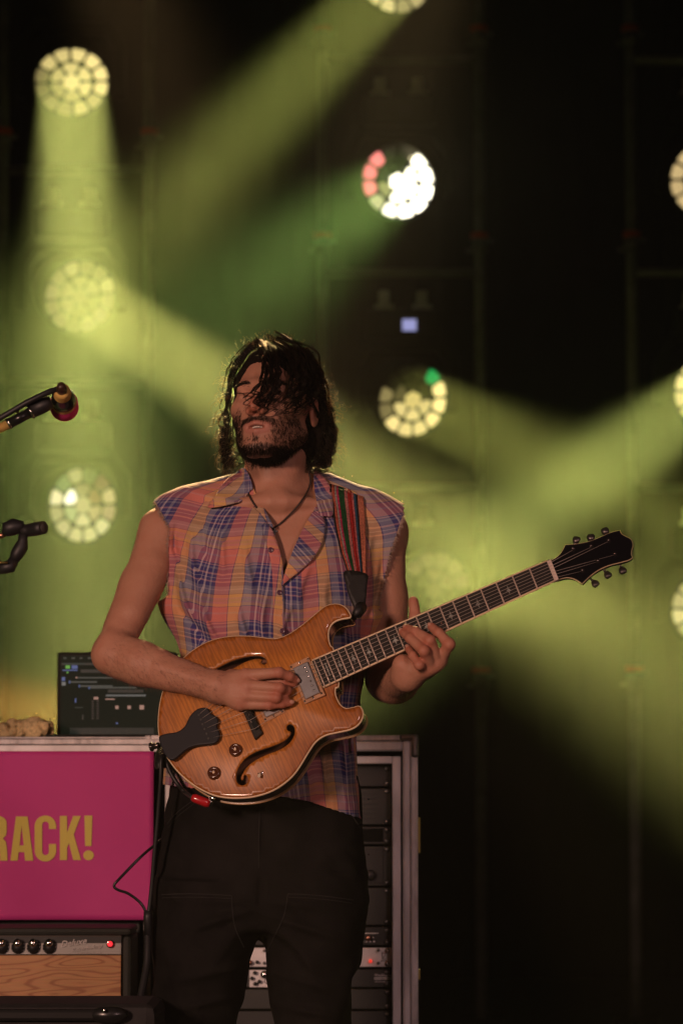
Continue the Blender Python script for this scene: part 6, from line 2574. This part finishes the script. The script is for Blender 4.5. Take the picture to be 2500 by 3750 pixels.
# strings from tailpiece over the bridge to the nut and posts
STR = mat('string_wire', (.45, .38, .33), .4, .5)
order = [(5, 0), (4, 1), (3, 2), (2, 3), (1, 4), (0, 5)]
for k in range(6):
    sfrac = .13 + .148 * k
    h = holes[k]
    brx, bry = c3([(790 + k * 22, 440 + k * 46)])[0]
    pts = [G(h[0], h[1], .0235), G(brx, bry, .0250), fb(1.0, sfrac, FB + .0042), fb(0, sfrac, FB + .0022)]
    po = posts[{0: 5, 1: 4, 2: 3, 3: 2, 4: 1, 5: 0}[k]]
    pts.append(G(po[0], po[1], HO + .005))
    gp(MB().tube(pts, .00062 - .00005 * k, 5).build('string', STR, guitar))
# output jack
jx, jy = c3([(676, 1030)])[0]
jd = (Vector((-.25, .1, -1))).normalized()
gp(MB().lathe([(.0075, 0), (.0075, .004), (.005, .005), (.005, .010), (0, .010)], frame(jd, None, G(jx, jy, -.020)), 16).build('output_jack', CHROME, guitar))

# ------------------------------------------------------------------ guitar cable: red plug, along the body, down to the floor
j0 = G(jx, jy, -.020) + jd * .010
red0, red1 = P(768, 2946, j0.y - .004), P(702, 2920, j0.y - .002)
cab = tag(empty('guitar_cable', P(545, 3390, -.05)), 'black guitar cable with red plug hanging beside the player leg', 'cable')
CLOC = Matrix.Translation(-cab.location)


def cb(o):
    o.data.transform(CLOC)
    return o


cb(MB().tube([j0, P(772, 2935, j0.y - .003), red0], [.0045, .0048, .0058], 12).build('plug_neck', CHROME, cab))
cb(MB().tube([red0, red0.lerp(red1, .15), red0.lerp(red1, .85), red1], [.0062, .0088, .0085, .0060], 14).build('red_plug', mat('red_plug', (.45, .012, .018), .3, coat=.5), cab))
cy_ = -.07
path = [red1] + [P(a, b, y_) for a, b, y_ in ((680, 2905, -.10), (650, 2872, -.095), (624, 2830, -.09), (608, 2790, -.085), (598, 2765, -.085), (590, 2785, -.10), (588, 2850, -.10), (582, 2930, -.09), (575, 3020, -.08), (565, 3130, -.07), (556, 3240, -.06), (546, 3330, -.055), (541, 3345, -.055))]
cb(MB().tube([Vector(p) for p in smooth_pts(path, 5)], .0042, 8).build('cord', RUBBER, cab))
path = [P(a, b, y_) for a, b, y_ in ((625, 3050, .06), (592, 3075, .02), (566, 3096, -.02), (520, 3135, -.04), (470, 3185, -.05), (432, 3225, -.055), (419, 3240, -.055), (420, 3252, -.055), (436, 3262, -.055), (466, 3272, -.055), (500, 3295, -.055), (522, 3318, -.055), (536, 3346, -.055))]
cb(MB().tube([Vector(p) for p in smooth_pts(path, 5)], .0028, 8).build('cord', mat('gloss_cord', (.012, .012, .012), .22), cab))
cb(MB().tube([P(540, 3338, -.055), P(541, 3360, -.055), P(542, 3425, -.05), P(541, 3428, -.05)], [.0075, .0085, .0080, .0068], 12).build('cable_sleeve', RUBBER, cab))
path = [P(a, b, y_) for a, b, y_ in ((541, 3420, -.05), (541, 3470, -.045), (538, 3530, -.04), (528, 3590, -.03), (516, 3650, -.02), (505, 3720, -.01), (500, 3800, 0), (495, 4100, .02), (480, 4500, .03))]
path.append(Vector((path[-1].x - .05, .0, .008)))
cb(MB().tube([Vector(p) for p in smooth_pts(path, 5)], .0078, 10).build('cord', RUBBER, cab))

# ------------------------------------------------------------------ woven strap over the shoulder
strap = tag(empty('guitar_strap', P(1290, 2000, -.1)), 'striped woven guitar strap over the shoulder with black leather end', 'strap')
SLOC = Matrix.Translation(-strap.location)
SL = cut_polyline([(1206, 1792), (1214, 1850), (1226, 1930), (1246, 2020), (1272, 2095)])
SR = cut_polyline([(1330, 1832), (1335, 1900), (1338, 1980), (1340, 2060), (1339, 2108)])
rowsn = 26
L_pts = [(float(SL(y)), y) for y in np.linspace(1792, 2095, rowsn)]
R_pts = [(float(SR(y)), y) for y in np.linspace(1832, 2108, rowsn)]
NS = 34
grid = np.zeros((rowsn, NS + 1, 2))
for i in range(rowsn):
    for j in range(NS + 1):
        t = j / NS
        grid[i, j] = (L_pts[i][0] * (1 - t) + R_pts[i][0] * t, L_pts[i][1] * (1 - t) + R_pts[i][1] * t)
hit = march(shirt_sdf, grid[..., 0].ravel(), grid[..., 1].ravel()).reshape(rowsn, NS + 1, 3)
ys = hit[..., 1]
ys = np.where(np.isnan(ys), np.nanmean(ys), ys)
prof = np.array([.0045 + .003 * math.sin(j / NS * PI) + .0035 * math.exp(-((j / NS - .52) / .07) ** 2) for j in range(NS + 1)])
front = np.array([[list(P(grid[i, j, 0], grid[i, j, 1], ys[i].min() * .45 + ys[i, j] * .55 - prof[j])) for j in range(NS + 1)] for i in range(rowsn)])
# over the shoulder and down the back
over = []
a0 = front[0]
for k, (dy, dz) in enumerate(((.022, .012), (.05, .019), (.085, .016), (.115, -.004), (.135, -.05), (.150, -.15), (.155, -.30))):
    over.append(a0 + np.array([0.0 - .012 * k * .3, dy, dz]))
A = np.concatenate([np.array(over[::-1]), front])
STRIPES = [(0, 2, 'strap_edge_black', (.02, .015, .015)), (2, 5, 'strap_rust', (.42, .10, .06)), (5, 7, 'strap_grey', (.32, .26, .24)), (7, 9, 'strap_magenta', (.45, .03, .10)), (9, 15, 'strap_green', (.012, .065, .022)), (15, 18, 'strap_white_red', (.40, .14, .13)), (18, 22, 'strap_red', (.50, .03, .03)), (22, 24, 'strap_pink', (.55, .16, .16)), (24, 26, 'strap_teal', (.02, .09, .15)), (26, 28, 'strap_black', (.02, .02, .03)), (28, 34, 'strap_coral', (.52, .17, .10))]
nr = A.shape[0]
for (j0_, j1_, nm, colr) in STRIPES:
    sub2 = A[:, j0_:j1_ + 1].reshape(-1, 3)
    w = j1_ - j0_ + 1
    q = [(i * w + j, i * w + j + 1, (i + 1) * w + j + 1, (i + 1) * w + j) for i in range(nr - 1) for j in range(w - 1)]
    o = link('woven_stripe', np_mesh('woven_stripe', sub2, q), mat(nm, tuple(c_ * .72 for c_ in colr), .9, 0, .45, 260, .7, 600, spec=.1), strap)
    o.data.transform(SLOC)
    md = o.modifiers.new('webbing', 'SOLIDIFY')
    md.thickness = .0022
    md.offset = -1
LEATHER = mat('black_strap_leather', (.012, .011, .011), .42, 0, .3, 50, .2, 300)
yl = float(ys[-1].min()) - .010
lea = [(1262, 2092), (1342, 2104), (1344, 2140), (1341, 2180), (1336, 2225), (1325, 2245), (1308, 2244), (1292, 2220), (1276, 2180), (1266, 2140)]
v2, tr = cdt_fill(smooth_pts(lea, 3, True), [], 14)
V = [P(x, y, yl - .004 - .03 * max(0, (y - 2095) / 150)) for x, y in v2]
o = link('leather_end', mesh_from('leather_end', V, tr), LEATHER, strap)
o.data.transform(SLOC)
md = o.modifiers.new('leather', 'SOLIDIFY')
md.thickness = .004
for (x, y) in ((1281, 2127), (1325, 2137)):
    o = MB().lathe([(.0035, 0), (.003, .0012), (0, .0016)], frame((0, -1, .1), None, P(x, y, yl - .009)), 14).build('rivet', GUN, strap)
    o.data.transform(SLOC)
hq = c3([(1392, 66)])[0]
o = MB().tube([P(1322, 2225, yl - .032), P(1308, 2248, -.165), G(hq[0] + 18, hq[1] + 16, -.022)], [.012, .010, .006], 10).build('strap_lock', RUBBER, strap)
o.data.transform(SLOC)
# tail end of the strap coming round to the end pin
o = MB().tube([Vector(p) for p in smooth_pts([P(640, 2700, .08), P(606, 2730, .02), P(592, 2760, -.04), P(588, 2790, -.075), P(590, 2815, -.08)], 4)], [.012] * 17, 8).build('tail_leather', LEATHER, strap)
o.data.transform(SLOC)
# ------------------------------------------------------------------ stage haze
hz, nt, bs = nodes_of('stage_haze')
nt.nodes.remove(bs)
pv = nt.nodes.new('ShaderNodeVolumePrincipled')
pv.inputs['Color'].default_value = (0.95, 0.95, 0.93, 1)
pv.inputs['Density'].default_value = HAZE
pv.inputs['Anisotropy'].default_value = 0.15
nt.links.new(pv.outputs[0], nt.nodes['Material Output'].inputs['Volume'])
kind(MB().box((-7.5, -10.5, -1.0), (7.5, 11.4, 8.0)).build('haze', hz), 'stuff')
